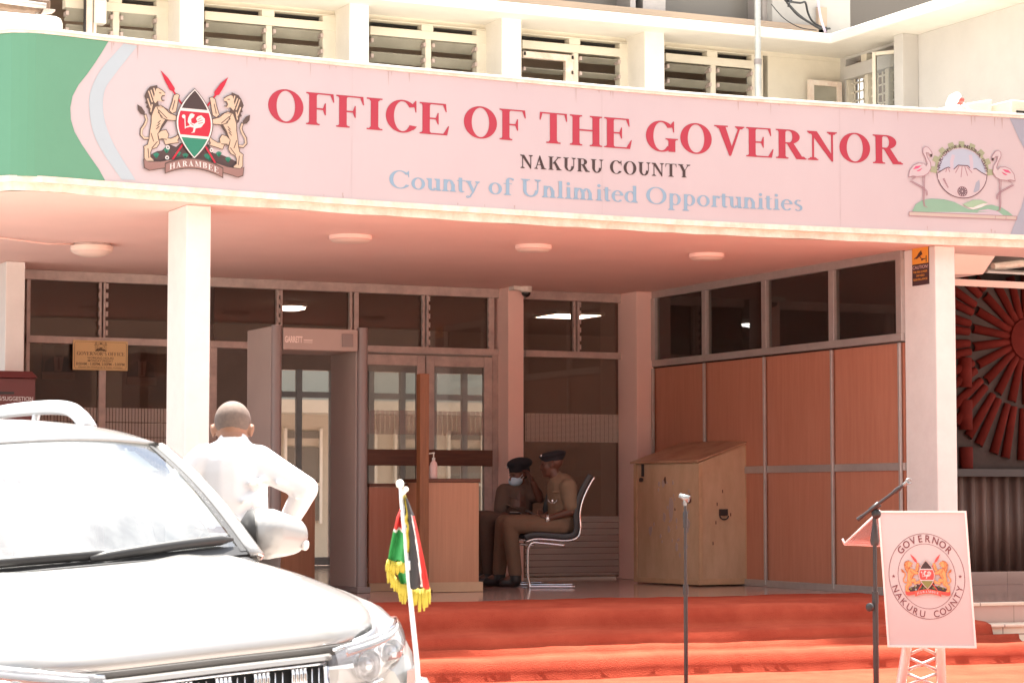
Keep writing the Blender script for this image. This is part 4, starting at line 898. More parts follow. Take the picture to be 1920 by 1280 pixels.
# hand sanitiser
p = aY(813, 893, yc + .1); bz = zc + .0105
t = thing('sanitiser_bottle', (p.x, yc + .1, bz), 'pale pink pump bottle of sanitiser on the counter top', 'bottle')
mb = MB(); mb.lathe((p.x, yc + .1, bz), [(.030, 0), (.033, .01), (.033, .115), (.028, .135), (.014, .15), (.012, .16)]); mb.build('bottle', mat('pink_plastic', (.72, .50, .46), .35), t, True, auto=50)
mb = MB(); mb.lathe((p.x, yc + .1, bz), [(.014, .158), (.014, .178), (.005, .18), (.005, .21), (.010, .212), (.010, .225)]); mb.tube([(p.x, yc + .1, bz + .218), (p.x - .045, yc + .1, bz + .214)], .006, 8); mb.build('pump', M_white, t, True, auto=50)
# ceiling lights on the porch
for px, py, r, lb in ((172, 463, .17, 'cream dome light at the left end of the porch ceiling, with a loose cable'), (657, 438, .17, 'flat round ceiling light nearest the glass doors side'), (1000, 456, .15, 'flat round ceiling light in the middle of the porch ceiling'), (1325, 472, .15, 'flat round ceiling light beside the wood partition')):
    p = aZ(px, py + (-6 if px < 200 else 4), ZC); dome = px < 200; r *= 1.0
    t = thing('porch_light', (p.x, p.y, ZC), lb, 'ceiling light', 'round lights on the porch ceiling')
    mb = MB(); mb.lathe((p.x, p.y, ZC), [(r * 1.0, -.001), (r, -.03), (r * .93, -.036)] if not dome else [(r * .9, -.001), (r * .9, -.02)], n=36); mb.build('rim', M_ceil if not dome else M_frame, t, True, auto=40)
    mb = MB(); mb.lathe((p.x, p.y, ZC), [(r * .92, -.037), (r * .8, -.05), (r * .4, -.056), (.001, -.057)] if not dome else [(r, -.021), (r * 1.0, -.06), (r * .8, -.085), (r * .45, -.105), (.001, -.11)], n=36); mb.build('diffuser', mat('opal_plastic', (.80, .63, .54), .45), t, True, auto=40)
    if dome:
        q = aZ(0, 443, ZC); mb = MB(); mb.tube([(p.x - r * .8, p.y, ZC - .012), ((p.x + q.x) / 2, (p.y + q.y) / 2, ZC - .03), (q.x, q.y, ZC - .012), (3.5, q.y, ZC - .01)], .008, 6); mb.build('cable', M_ceil, t, True)
# dome security camera
p = aY(983, 545, 20.66); t = thing('dome_camera', tuple(p), 'small white dome security camera at the top of the middle column', 'security camera')
q = (p.x, p.y - .02, ZC)
mb = MB(); mb.lathe((p.x, 20.62, p.z + .01), [(.058, .035), (.062, .02), (.058, -.02), (.045, -.03)]); mb.box(p.x - .14, p.x - .04, 20.60, 20.715, p.z - .0, p.z + .05); mb.build('housing', M_white, t, True, auto=40)
mb = MB(); mb.ell((p.x, 20.62, p.z - .022), .046, .046, .045); mb.build('dome', mat('dark_dome', (.02, .018, .018), .1), t, True)
# caution sign on the right pillar
c = [aX(px, py, XP) for px, py in ((1711, 466), (1742, 463), (1742, 533), (1711, 536))]
ya, yb_, zt, zb = c[0].y, c[1].y, (c[0].z + c[1].z) / 2, (c[2].z + c[3].z) / 2
t = thing('caution_sign', (XP, (ya + yb_) / 2, zb), 'orange and black caution surveillance sign fixed to the right pillar', 'sign')
mb = MB(); mb.box(XP - .006, XP - .001, yb_, ya, zb, zt); mb.build('plate', mat('sign_black', (.06, .028, .03), .5), t)
W_, H_ = ya - yb_, zt - zb
art = Art(lambda u, v, d: Vector((XP - .006 - d, ya - u * W_, zb + v * H_)), base=.001)
O_ = mat('sign_orange', (.80, .36, .05), .5); art.poly([(0.01, .57), (.99, .57), (.99, 1), (.01, 1)], O_)
K_ = mat('sign_black', (.06, .028, .03))
for pg in ([(.10, .70), (.16, .74), (.30, .78), (.40, .86), (.56, .93), (.64, .82), (.45, .76), (.30, .71), (.22, .72)], [(.45, .765), (.50, .77), (.60, .705), (.56, .69)], [(.55, .65), (.62, .645), (.68, .665), (.84, .68), (.84, .70), (.68, .70), (.60, .715)], [(.84, .60), (.89, .60), (.89, .77), (.84, .77)]): art.poly(pg, K_)
pk = mat('sign_pale_text', (.76, .55, .50), .5)
put_text(art, 'CAUTION!', .04, .97, .44, .085, pk)
for i, s_ in enumerate(('THIS AREA IS UNDER', '24HR VIDEO', 'SURVEILLANCE')): put_text(art, s_, .08 if i != 1 else .25, .92 if i != 1 else .75, .33 - .10 * i, .055, O_, .01)
art.build('print', t)
# opening hours plaque
Yq = YB - .075
c = [aY(px, py, Yq) for px, py in ((137, 637), (240, 640), (240, 696), (137, 692))]
x0, x1, zt, zb = c[0].x, c[1].x, (c[0].z + c[1].z) / 2, (c[2].z + c[3].z) / 2
t = thing('hours_plaque', ((x0 + x1) / 2, Yq, zb), 'brass coloured plaque of office working hours on the left window', 'plaque')
mb = MB(); mb.box(x0, x1, Yq, Yq + .01, zb, zt); mb.build('plate', mat('brass_plate', (.66, .46, .22), .45, metal=.15, noise=.08, nscale=3), t, bevel=.002)
W_, H_ = x1 - x0, zt - zb
art = Art(lambda u, v, d: Vector((x0 + u * W_, Yq - d, zb + v * H_)), base=.001)
kb = mat('engraving', (.10, .06, .03), .6)
art.stroke([(.05, .05), (.95, .05), (.97, .11), (.97, .90), (.95, .95), (.05, .95), (.03, .90), (.03, .11), (.05, .05)], .008, kb)
serif(art, "GOVERNOR'S OFFICE", None, lambda u: .50, .07, .94, .115, kb, True)
for s_, a, b, v, h_ in (('WORKING HOURS', .26, .74, .375, .075), ('MONDAY-FRIDAY', .27, .73, .285, .07), ('8:00AM - 1:00PM, 2:00PM - 5:00PM', .06, .94, .165, .09), ('Closed On Weekends & Public Holidays', .10, .90, .075, .055)): put_text(art, s_, a, b, v, h_, kb, .012 if v != .075 else .004)
art2 = Art(lambda u, z, d: Vector((x0 + u * W_, Yq - d, zb + z * H_)), base=.002)
class _S: pass
cf = Art(lambda u, v, d: Vector((x0 + W_ / 2 + u, Yq - d, zb + .79 * H_ + v)), base=.002)
bp_ = mat('brass_plate', (.66, .46, .22)); coat(cf, 0, .004, .092, bp_, kb, kb, kb, bp_, kb, bp_, kb, kb, mono=True, letters=False)
art.build('engraved_text', t); cf.build('coat_of_arms', t)
# portraits hung inside the left window
def portrait(px0, py0, px1, py1, Y, label, suit, shirt, mat_):
    a, b = aY(px0, py0, Y), aY(px1, py1, Y); x0, x1, zt, zb = a.x, b.x, a.z, b.z; w_, h_ = x1 - x0, zt - zb
    t = thing('framed_portrait', ((x0 + x1) / 2, Y, zb), label, 'portrait', 'framed portraits behind the left window')
    mb = MB(); mb.box(x0, x1, Y, Y + .02, zb, zt); mb.build('backing', mat('portrait_back', (.12, .09, .08), .5), t)
    art = Art(lambda u, v, d: Vector((x0 + u * w_, Y - d, zb + v * h_)), base=.001)
    sk = mat('portrait_skin', (.11, .055, .035), .6); su = mat('portrait_suit', suit, .6); sh = mat('portrait_shirt', shirt, .6); pl = mat('portrait_plate', (.55, .47, .42), .5)
    art.poly([(.02, .22), (.98, .22), (.98, .99), (.02, .99)], mat('portrait_ground', mat_, .6))
    art.poly([(.08, .22), (.92, .22), (.90, .50), (.72, .60), (.5, .62), (.30, .60), (.10, .48)], su); art.poly([(.38, .22), (.60, .22), (.66, .62), (.36, .62)], sh)
    art.poly([(.47, .26), (.55, .26), (.53, .58), (.48, .58)], mat('portrait_tie', (.30, .08, .06), .6))
    art.disc(.51, .78, .16, .17, sk); art.poly([(.42, .6), (.60, .6), (.58, .72), (.44, .72)], sk)
    art.poly([(.0, .0), (1, 0), (1, .2), (0, .2)], pl)
    art.build('picture', t)
portrait(79, 640, 140, 712, YB + .06, 'framed portrait of a man in a dark suit behind the window, left of the plaque', (.05, .045, .05), (.60, .42, .36), (.20, .15, .13))
portrait(239, 648, 293, 722, YB + .06, 'framed portrait of a standing couple in dark dress behind the window, right of the plaque', (.035, .03, .03), (.5, .42, .4), (.22, .19, .17))
# suggestion box
bx1 = aY(66, 760, 19.6).x; zt = aY(30, 702, 19.6).z
t = thing('suggestion_box', (bx1 - .25, 19.6, ZF), 'dark maroon suggestion box with white lettering near the left column', 'box')
mbm = mat('maroon_paint', (.10, .018, .018), .4)
mb = MB(); mb.box(bx1 - .55, bx1, 19.6, 19.95, 1.5, zt - .03); mb.build('body', mbm, t, bevel=.006); mb = MB(); mb.prism([(bx1 - .57, 19.57, zt - .028), (bx1 + .015, 19.57, zt - .028), (bx1 - .03, 19.6, zt + .03), (bx1 - .52, 19.6, zt + .03)], (0, .36, 0)); mb.build('lid', mbm, t, bevel=.006)
mb = MB(); mb.box(bx1 - .33, bx1 - .18, 19.594, 19.599, zt - .165, zt - .145); mb.build('slot', M_black, t)
mb = MB(); mb.box(bx1 - .50, bx1 - .05, 19.65, 19.9, ZF + .002, 1.5); mb.build('stand', mbm, t)
art = Art(lambda x, z, d: Vector((x, 19.6 - d, z)), base=.002); q = aY(30, 751, 19.6); put_text(art, 'COMPLAINS/SUGGESTION', bx1 - .52, bx1 - .02, q.z, .034, S_white); art.build('lettering', t)
# plywood desk box with sloping lid
A_, B_, C_ = aZ(1191, 1090, ZF), aZ(1311, 1099, ZF), aZ(1404, 1095, ZF)
A_, B_, C_ = Vector((A_.x, A_.y, ZF + .012)), Vector((B_.x, B_.y, ZF + .012)), Vector((C_.x, C_.y, ZF + .012))
B_ = Vector((10.66, 18.86, ZF + .012)); e1 = (C_ - B_); e1.z = 0; e1 = Vector((1, .12, 0)).normalized(); e2 = Vector((-.12, 1, 0)).normalized()
# lengths that reach the photo's corner columns
def reach(o, d, px, z):
    lo, hi = 0, 3
    f = lambda s: (lambda q: 960 + FPX * q.dot(_r) / q.dot(_f))(o + d * s - CP)
    up = f(3) > f(0)
    for _ in range(40):
        m_ = (lo + hi) / 2
        if (f(m_) < px) == up: lo = m_
        else: hi = m_
    return lo
B_ = aZ(1311, 1099, ZF); B_.z = ZF + .012
l1 = reach(B_, e1, 1404, 0); l2 = reach(B_, e2, 1190, 0)
l2 = min(l2, 1.9)
Mx = Matrix((e1, e2, (0, 0, 1))).transposed(); zl_ = aD(1308, 867, (B_ - CP).dot(_f)).z; zh_ = aD(1398, 829, (B_ + e1 * l1 - CP).dot(_f)).z
t = thing('plywood_box', tuple(B_), 'tall scuffed plywood desk box with a sloping lid and side handle', 'box')
V = lambda a, b, z: B_ + e1 * a + e2 * b + Vector((0, 0, z - B_.z))
mb = MB(); mb.hexa([V(0, 0, ZF + .012), V(l1, 0, ZF + .012), V(l1, l2, ZF + .012), V(0, l2, ZF + .012)], [V(0, 0, zl_), V(l1, 0, zh_), V(l1, l2, zh_), V(0, l2, zl_)]); body = mb.build('body', M_ply, t, bevel=.004)
mb = MB(); mb.hexa([V(-.03, -.02, zl_ + .002), V(l1 + .02, -.02, zh_ + .004), V(l1 + .02, l2 + .03, zh_ + .004), V(-.03, l2 + .03, zl_ + .002)], [V(-.03, -.02, zl_ + .022), V(l1 + .02, -.02, zh_ + .024), V(l1 + .02, l2 + .03, zh_ + .024), V(-.03, l2 + .03, zl_ + .022)]); mb.build('lid', mat('worn_lid', (.50, .31, .19), .5, c2=(.33, .17, .10), nscale=4), t, bevel=.003)
mb = MB(); w_ = .035
for a0, a1, za, zb_ in ((-.006, w_, ZF + .014, zl_ - .02), (l1 - w_, l1 + .006, ZF + .014, zh_ - .03)): mb.hexa([V(a0, -.012, za), V(a1, -.012, za), V(a1, -.001, za), V(a0, -.001, za)], [V(a0, -.012, zb_), V(a1, -.012, zb_), V(a1, -.001, zb_), V(a0, -.001, zb_)])
mb.hexa([V(w_, -.011, ZF + .014), V(l1 - w_, -.011, ZF + .014), V(l1 - w_, -.001, ZF + .014), V(w_, -.001, ZF + .014)], [V(w_, -.011, ZF + .07), V(l1 - w_, -.011, ZF + .07), V(l1 - w_, -.001, ZF + .07), V(w_, -.001, ZF + .07)])
mb.hexa([V(-.012, 0, ZF + .014), V(-.001, 0, ZF + .014), V(-.001, l2, ZF + .014), V(-.012, l2, ZF + .014)], [V(-.012, 0, ZF + .06), V(-.001, 0, ZF + .06), V(-.001, l2, ZF + .06), V(-.012, l2, ZF + .06)])
mb.hexa([V(-.010, l2 - .05, ZF + .06), V(-.001, l2 - .05, ZF + .06), V(-.001, l2, ZF + .06), V(-.010, l2, ZF + .06)], [V(-.010, l2 - .05, zl_), V(-.001, l2 - .05, zl_), V(-.001, l2, zl_), V(-.010, l2, zl_)])
mb.build('edge_trim', mat('ply_trim', (.56, .36, .21), .6, noise=.15, nscale=8), t)
mb = MB(); hx = V(l1 * .48, -.005, (ZF + zl_) / 2 + .10)
mb.box(hx.x - .045, hx.x + .045, hx.y - .012, hx.y + .02, hx.z - .02, hx.z + .04); mb.tube([hx + Vector((.045 * math.cos(a), -.02, -.02 - .035 * math.sin(a))) for a in [math.pi * i / 8 for i in range(9)]], .007, 8); mb.build('handle', M_blackm, t)
mb = MB(); hp = V(-.012, l2 - .16, zl_); mb.box(hp.x - .012, hp.x + .004, hp.y - .012, hp.y + .012, hp.z - .12, hp.z - .002); mb.lathe(hp + Vector((-.02, 0, -.15)), [(.02, -.012), (.022, 0), (.02, .012)], (1, 0, 0)); mb.build('padlock', M_blackm, t)
# scuffs: flakes of old paper and chips on the side towards the camera
mb = MB()
for i in range(34):
    s_ = random.random(); b = l2 * (.12 + .66 * random.random()); z = ZF + .25 + (zl_ - ZF - .4) * random.random(); r = .006 + .014 * random.random() ** 2
    k = random.randint(5, 8); pts = [V(-.0022, b + r * (1 + .8 * random.random()) * math.cos(6.283 * j / k), z + r * 1.6 * (1 + random.random()) * math.sin(6.283 * j / k)) for j in range(k)]
    mb.prism(pts, e1 * .0018, 0 if i % 12 else 1)
for zc_, h_, b_ in ((1.33, .24, .42), (.98, .09, .20), (1.18, .10, .16)):
    k = 14; pts = [V(-.0026, l2 * b_ + .035 * (.7 + .5 * random.random()) * math.cos(6.283 * j / k), zc_ + h_ * (.7 + .4 * random.random()) / 2 * math.sin(6.283 * j / k)) for j in range(k)]; mb.prism(pts, e1 * .002, 0)
for i in range(5):
    q = V(l1 * (.12 + .75 * random.random()), -.0025, ZF + .3 + (zl_ - ZF - .3) * random.random()); mb.box(q.x - .004, q.x + .006, q.y, q.y + .002, q.z - .018, q.z + .012, 1)
mb.build('scuff_mark', [mat('old_glue', (.46, .36, .32), .8), mat('chip_dark', (.13, .06, .04), .8)], t)
# sheet of card leaning behind the box
q = V(l1 + .03, .15, ZF + .013); t = thing('card_sheet', tuple(q), 'curled sheet of brown card on the floor behind the plywood box', 'cardboard')
rows = [[q + Vector((.02 + .22 * s_ + .02 * math.sin(v * 3), v * .5 + .1, .20 * (1 - s_) ** 1.5 * (1 - .3 * v) + .004)) for s_ in [i / 8 for i in range(9)]] for v in [i / 6 for i in range(7)]]
mb = MB(); mb.grid(rows); mb.build('sheet', mat('brown_card', (.40, .25, .15), .7), t, True, solid=.004)
# sunburst wall of half-round clay tiles
t = thing('sunburst_wall_relief', (13.96, 18.3, .9), 'dark red sunburst relief of half round tiles on the right wall', 'wall relief')
CR = mat('clay_tile_red', (.13, .016, .011), .85, spec=.15, noise=.25, nscale=6, bump=.2, bscale=30)
SC_ = Vector((aY(1926, 636, 18.26).x, 18.27, aY(1926, 636, 18.26).z)); nt_ = 22
def half_tile(name, c, a, r0, r1, rr):
    d = Vector((math.cos(a), 0, math.sin(a))); n = Vector((-math.sin(a), 0, math.cos(a))); mbx = MB(); K = 8
    P = [[c + d * r + n * (rr * k_ * math.cos(math.pi * j / K)) + Vector((0, -rr * k_ * math.sin(math.pi * j / K) + .02, 0)) for j in range(K + 1)] for r, k_ in ((r0, .8), (r0 + .01, .82), (r1, 1.05))]
    mbx.grid(P); return mbx.build(name, CR, t, True, solid=.012)
for i in range(nt_):
    a = 2 * math.pi * (i + .5) / nt_
    if math.cos(a) < .55: half_tile('roof_tile', SC_, a, .20, .62, .044)
    if math.cos(a) < .5:
        for da, in ((-.06,), (.06,)):
            r1 = 1.16
            x = SC_.x + r1 * math.cos(a + da)
            if x < 13.12: r1 = (13.12 - SC_.x) / math.cos(a + da)
            z = SC_.z + r1 * math.sin(a + da)
            if z < 1.78: r1 = (1.78 - SC_.z) / math.sin(a + da)
            if z > 3.5: r1 = (3.5 - SC_.z) / math.sin(a + da)
            if r1 > .74: half_tile('roof_tile', SC_, a + da, .66, r1, .046)
mb = MB(); mb.lathe(SC_ + Vector((0, .02, 0)), [(.21, 0), (.20, .05), (.1, .075), (.001, .08)], (0, -1, 0), 32); mb.build('hub', CR, t, True, auto=40)
for z in (2.60, 2.20, 1.76):
    mb = MB(); K = 8; cx0_ = aY(1812, 700, 18.26).x
    mb.grid([[(cx0_ + .07 * math.cos(math.pi * j / K), 18.29 - .07 * math.sin(math.pi * j / K), zz_) for j in range(K + 1)] for zz_ in (z - .14, z + .14)]); mb.build('roof_tile', CR, t, True, solid=.012)
# corrugated sheet and plinth below it
t = thing('corrugated_sheet_wall', (14, 18.2, ZF), 'brown corrugated metal sheet wall under the sunburst relief', 'wall')
zc0, zc1 = ZF + .12, aY(1880, 893, 18.2).z; mb = MB(); rows = []
for z in (zc0, zc1): rows.append([(12.95 + i * .0125, 18.2 + .03 * max(-.6, min(.6, math.sin(i * .0125 * 2 * math.pi / .13))), z) for i in range(200)])
mb.grid(rows); mb.build('sheet', mat('brown_sheet', (.14, .08, .062), .6, metal=.1, noise=.45, nscale=1.5, stretch=(3, 3, .4)), t, True, solid=.003)
mb = MB(); mb.box(12.95, 15.5, 18.14, 18.29, zc1, zc1 + .07); mb.build('top_rail', mat('dark_rail', (.04, .02, .018), .5), t)
mb = MB(); mb.box(12.6, 15.5, 18.0, 18.29, ZF + .001, zc0); mb.build('plinth', M_floor, t)

# ================================================================== ON THE CANOPY AND UPPER WALL
p = aY(1421, 100, 18.6); t = thing('steel_pole', (p.x, 18.6, 4.15), 'tall grey galvanised steel pole rising from the canopy roof', 'pole')
mb = MB(); mb.tube([(p.x, 18.6, 4.151), (p.x, 18.6, 4.9), (p.x, 18.6, 5.45)], .031, 14); mb.tube([(p.x, 18.6, 5.44), (p.x, 18.6, 8.5)], .028, 14); mb.build('shaft', mat('galvanised', (.50, .52, .50), .5, metal=.5, noise=.12, nscale=12), t, True, auto=40)
mb = MB(); mb.lathe((p.x, 18.6, 5.42), [(.036, 0), (.036, .05)]); mb.build('collar', M_alud, t, True, auto=40)
t = thing('loose_cables', (12.1, 20, 6.2), 'tangle of black cables hanging across the grey concrete panel', 'cables')
yq = YU - .42
for pts in (((1462, -12), (1480, 10), (1500, 30), (1530, 50), (1548, 55)), ((1460, -10), (1478, 2), (1500, 6), (1510, 5), (1515, 25), (1525, 42), (1545, 53), (1556, 54)), ((1478, 12), (1484, 0), (1500, -14)), ((1446, 8), (1470, 35), (1500, 52), (1530, 57)), ((1476, 6), (1495, 28), (1520, 44), (1538, 55))):
    mb = MB(); mb.tube([aY(*q, yq + .02 * i) for i, q in enumerate(smooth_line(pts, 4))], .011 if pts[0][0] > 1450 else .005, 6); mb.build('cable', M_black, t, True)
mb = MB(); mb.tube([aY(*q, YL - .03) for q in smooth_line(((1532, -10), (1537, 25), (1541, 42), (1548, 62)), 4)], [.012] * 13, 6); mb.build('pale_cable', mat('lilac_cable', (.55, .46, .56), .5), t, True)
# small siren lamp and boxes behind the parapet, right
yq = 15.9; p = aY(1795, 192, yq)
t = thing('siren_lamp', tuple(aY(1800, 212, yq)), 'small white siren lamp with a red lens on the parapet', 'siren lamp')
M_w2 = mat('white_plastic', (.8, .8, .8), .35)
mb = MB(); a, b = aY(1780, 188, yq), aY(1800, 183, yq); mb.tube([aY(1779, 196, yq), aY(1787, 187, yq), aY(1797, 180, yq)], [.03, .045, .036], 14); mb.ell(aY(1781, 196, yq), .035, .035, .035); mb.build('body', M_w2, t, True)
mb = MB(); mb.lathe(aY(1797, 188, yq), [(.034, 0), (.034, .03), (.02, .045)], (.8, -.5, -.35)); mb.build('red_lens', mat('red_lens', (.7, .06, .05), .25), t, True, auto=40)
mb = MB(); mb.tube([aY(1802, 190, yq), aY(1812, 200, yq), aY(1822, 212, yq)], .008, 8); mb.tube([aY(1790, 196, yq), aY(1793, 214, yq)], .012, 8); mb.build('bracket', M_w2, t, True)
a = aY(1896, 187, 16.1); t = thing('outdoor_air_unit', (a.x, 16.1, 4.15), 'beige outdoor air unit at the right end of the canopy roof', 'air conditioner')
mb = MB(); mb.box(a.x, a.x + .7, 16.1, 16.4, 4.16, a.z); mb.build('casing', M_cream, t, bevel=.01); mb = MB(); mb.box(a.x + .05, a.x + .65, 16.09, 16.099, a.z - .14, a.z - .09); mb.build('grille', M_dark, t)
a = aY(1720, 203, 16.3); t = thing('low_roof_box', (a.x, 16.3, 4.15), 'long low white duct box lying on the canopy roof', 'duct')
b = aY(1860, 186, 16.3); mb = MB(); mb.hexa([(a.x, 16.3, 4.155), (b.x, 16.3, 4.155), (b.x, 16.6, 4.155), (a.x, 16.6, 4.155)], [(a.x + .15, 16.3, a.z), (b.x, 16.3, b.z), (b.x, 16.6, b.z), (a.x + .15, 16.6, a.z)]); mb.build('casing', M_white, t, bevel=.01); mb = MB(); mb.box(a.x + .5, a.x + .52, 16.28, 16.61, 4.156, a.z + .02); mb.build('strap', M_alu, t)
# top left: white unit, lamp tube and battered pipe casing in front of the louvres
a, b = aY(-60, 15, 16.2), aY(121, 30, 16.2); t = thing('white_roof_unit', (a.x + .3, 16.2, 4.15), 'big rounded white casing on the canopy at the top left', 'casing')
mb = MB(); mb.box(a.x, b.x, 16.2, 16.7, 4.155, b.z); mb.build('casing', M_white, t, bevel=.05); mb = MB(); mb.box(a.x + .1, b.x - .1, 16.19, 16.198, 4.2, 4.22); mb.build('seam', M_alu, t)
t = thing('flood_light', tuple(aY(80, 12, 16.8)), 'grey metal flood light bar above the white casing, top left', 'light fitting')
mb = MB(); mb.tube([aY(-20, -2, 16.8), aY(86, 12, 16.8)], .022, 12); mb.build('tube', M_alu, t, True); mb = MB(); mb.box(aY(-20, 0, 16.9).x, aY(92, 0, 16.9).x, 16.85, 17.0, aY(60, 24, 16.9).z, aY(60, 0, 16.9).z); mb.build('housing', mat('rusty_brown', (.20, .13, .09), .7, noise=.4, nscale=14), t, bevel=.01)
mb = MB(); mb.prism([aY(84, 16, 16.8), aY(104, 18, 16.8), aY(103, 22, 16.8), aY(80, 25, 16.8)], (0, .1, 0)); mb.build('bracket', M_frame, t); mb = MB(); mb.tube([aY(70, 24, 16.9), (aY(70, 24, 16.9).x, 16.9, 4.16)], .015, 8); mb.build('stay', M_alu, t)
yq = YU - .15; a, b = aY(158, 10, yq), aY(199, 10, yq)
t = thing('pipe_casing', (a.x, yq, 4.2), 'peeling white pipe casing with rotten lower end between top left louvres', 'pipe casing')
mb = MB(); mb.box(a.x + .085, b.x, yq - .02, yq + .1, aY(180, 44, yq).z, 6.2); mb.build('casing', M_white, t, bevel=.006)
mb = MB(); mb.box(a.x + .02, a.x + .075, yq, yq + .09, 4.2, 6.2); mb.box(a.x + .085, a.x + .11, yq, yq + .08, 4.2, aY(180, 43, yq).z - .0); mb.build('pipe', M_peel, t); mb = MB(); mb.tube([(a.x, yq - .01, 4.2), (a.x + .005, yq - .01, 5.3), (a.x, yq - .01, 6.2)], .012, 8); mb.tube([(a.x + .01, yq - .01, 4.7), (a.x - .02, yq - .02, 4.95), (a.x + .01, yq - .01, 5.3)], .006, 6); mb.build('cable', M_blackm, t, True)

# ================================================================== MICROPHONE STANDS AND LECTERN
def ground_z(x, y): return gz(x) + (.026 if y > 8 and x > 6.1 else 0)
p = aD(1285, 990, 14.3); g0 = ground_z(p.x, p.y); top = aD(1282, 932, 14.3)
t = thing('microphone_stand', (p.x, p.y, g0), 'straight black microphone stand with an empty clip, before the plywood box', 'microphone stand', 'microphone stands on the red carpet')
b0 = aD(1287, 1290, 14.3)
mb = MB(); mb.tube([(p.x, p.y, g0 + .02), (p.x, p.y, .86)], .0125, 12); mb.tube([(p.x, p.y, .84), (p.x, p.y, .90)], .017, 12); mb.tube([(p.x, p.y, .86), (p.x, p.y, 1.30), (p.x, p.y, top.z - .05)], [.009, .009, .009], 12); mb.tube([(p.x, p.y, 1.24), (p.x, p.y, 1.33), (p.x, p.y, 1.345)], [.013, .015, .010], 12); mb.build('pole', M_blackm, t, True, auto=40)
mb = MB(); mb.lathe((p.x, p.y, g0), [(.15, 0), (.15, .012), (.06, .028), (.015, .035)], n=32); mb.build('base', M_blackm, t, True, auto=30)
mb = MB(); c_ = Vector((p.x - .003, p.y, top.z)); d_ = Vector((.6, -.6, -.3)).normalized(); mb.tube([c_ - d_ * .035, c_ + d_ * .03], [.014, .021], 12, cap=False); mb.tube([Vector((p.x, p.y, top.z - .05)), c_ - Vector((0, 0, .012))], .011, 10); mb.build('clip', mat('clip_grey', (.25, .27, .27), .25, metal=.3), t, True, auto=50, solid=.003)
D2 = 13.3; p = aD(1640, 1000, D2); g0 = ground_z(p.x, p.y)
t = thing('boom_microphone_stand', (p.x, p.y, g0), 'black microphone stand with a raised short boom arm beside the lectern', 'microphone stand', 'microphone stands on the red carpet')
R_ = lambda px, py, dd=0: aD(px, py, D2 + dd)
zt = R_(1638, 965).z
mb = MB(); mb.tube([(p.x, p.y, g0 + .03), (p.x, p.y, R_(0, 1130).z)], .0165, 14); mb.tube([(p.x, p.y, R_(0, 1132).z), (p.x, p.y, zt - .0)], .0115, 14)
mb.tube([(p.x, p.y, R_(0, 1022).z), (p.x, p.y, R_(0, 1014).z), (p.x, p.y, R_(0, 990).z), (p.x, p.y, R_(0, 983).z)], [.020, .026, .016, .0135], 14)
mb.tube([(p.x, p.y, R_(0, 1108).z), (p.x, p.y, R_(0, 1130).z)], .019, 14); mb.build('pole', M_blackm, t, True, auto=40)
mb = MB(); kz = R_(0, 1137).z; mb.lathe((p.x - .016, p.y, kz), [(.008, 0), (.010, .015), (.024, .02), (.024, .035), (.012, .042)], (-1, -.3, 0), 14); mb.build('clamp_knob', M_black, t, True, auto=40)
mb = MB()
for k in range(3): a_ = 2.1 * k + .4; mb.tube([(p.x, p.y, g0 + .12), (p.x + .3 * math.cos(a_), p.y + .3 * math.sin(a_), g0 + .012)], .011, 10)
mb.build('tripod', M_blackm, t, True)
mb = MB(); A0, A1 = R_(1609, 973), R_(1703, 902, -.1); mb.tube([A0, A1], .0095, 12); dd = (A1 - A0).normalized(); mb.tube([A0 - dd * .004, A0 + dd * .03], .012, 12); mb.tube([A0 + dd * .26, A0 + dd * .30], .0135, 12); mb.build('boom', M_blackm, t, True, auto=40)
mb = MB(); kn = R_(1641, 950); mb.ell(R_(1643, 963), .028, .028, .028); mb.tube([kn - dd * .035, kn + dd * .03], .017, 12); mb.build('swivel_joint', M_black, t, True)
mb = MB(); e_ = A1; mb.tube([e_ - dd * .035, e_], .011, 10); mb.tube([e_ + Vector((.018 * math.cos(a), -.005, .014 * math.sin(a))) for a in [.3 + 5.4 * i / 12 for i in range(13)]], .005, 8); mb.build('clip', mat('clip_grey', (.25, .27, .27)), t, True)
# lectern
DL = 14.0; g0 = .192
M_acr = glass('acrylic', (.93, .86, .86), .9, rough=.05, dust=.28, dustc=(.82, .66, .66)); M_board = mat('lectern_board', (.52, .49, .485), .35, noise=.02)
TL, TR, BR, BL = (aD(*q) for q in ((1646, 957, 14.05), (1812, 961, 13.95), (1826, 1213, 13.85), (1664, 1213, 13.95)))
t = thing('lectern', (((BL + BR) / 2).x, BL.y + .1, g0), 'clear acrylic lectern with a white crest board and silver truss legs', 'lectern')
ux = (TR - TL); ux.z = 0; bw = ux.length; ux.normalize(); nb = Vector((ux.y, -ux.x, 0)); TRc = TL + ux * bw; hB = TL.z - BL.z
ub = ((BL - TL)); ub = Vector((ub.x, ub.y, -hB)); skew = ub.dot(ux)
O0 = TL
def bf(u, v, d): return O0 + ux * (u * bw + skew * (1 - v)) + Vector((0, 0, -(1 - v) * hB)) + nb * d
mb = MB(); mb.hexa([bf(0, 0, -.02), bf(1, 0, -.02), bf(1, 0, 0), bf(0, 0, 0)], [bf(0, 1, -.02), bf(1, 1, -.02), bf(1, 1, 0), bf(0, 1, 0)]); mb.build('crest_board', M_board, t, bevel=.002)
mb = MB(); e = .014
for (a, b, c, d_) in ((0, 0, 1, e), (0, 1 - e, 1, 1), (0, e, .022, 1 - e), (.978, e, 1, 1 - e)):
    mb.hexa([bf(a, b, .001), bf(c, b, .001), bf(c, b, .008), bf(a, b, .008)], [bf(a, d_, .001), bf(c, d_, .001), bf(c, d_, .008), bf(a, d_, .008)])
mb.build('board_frame', mat('white_frame', (.82, .76, .72), .3), t)
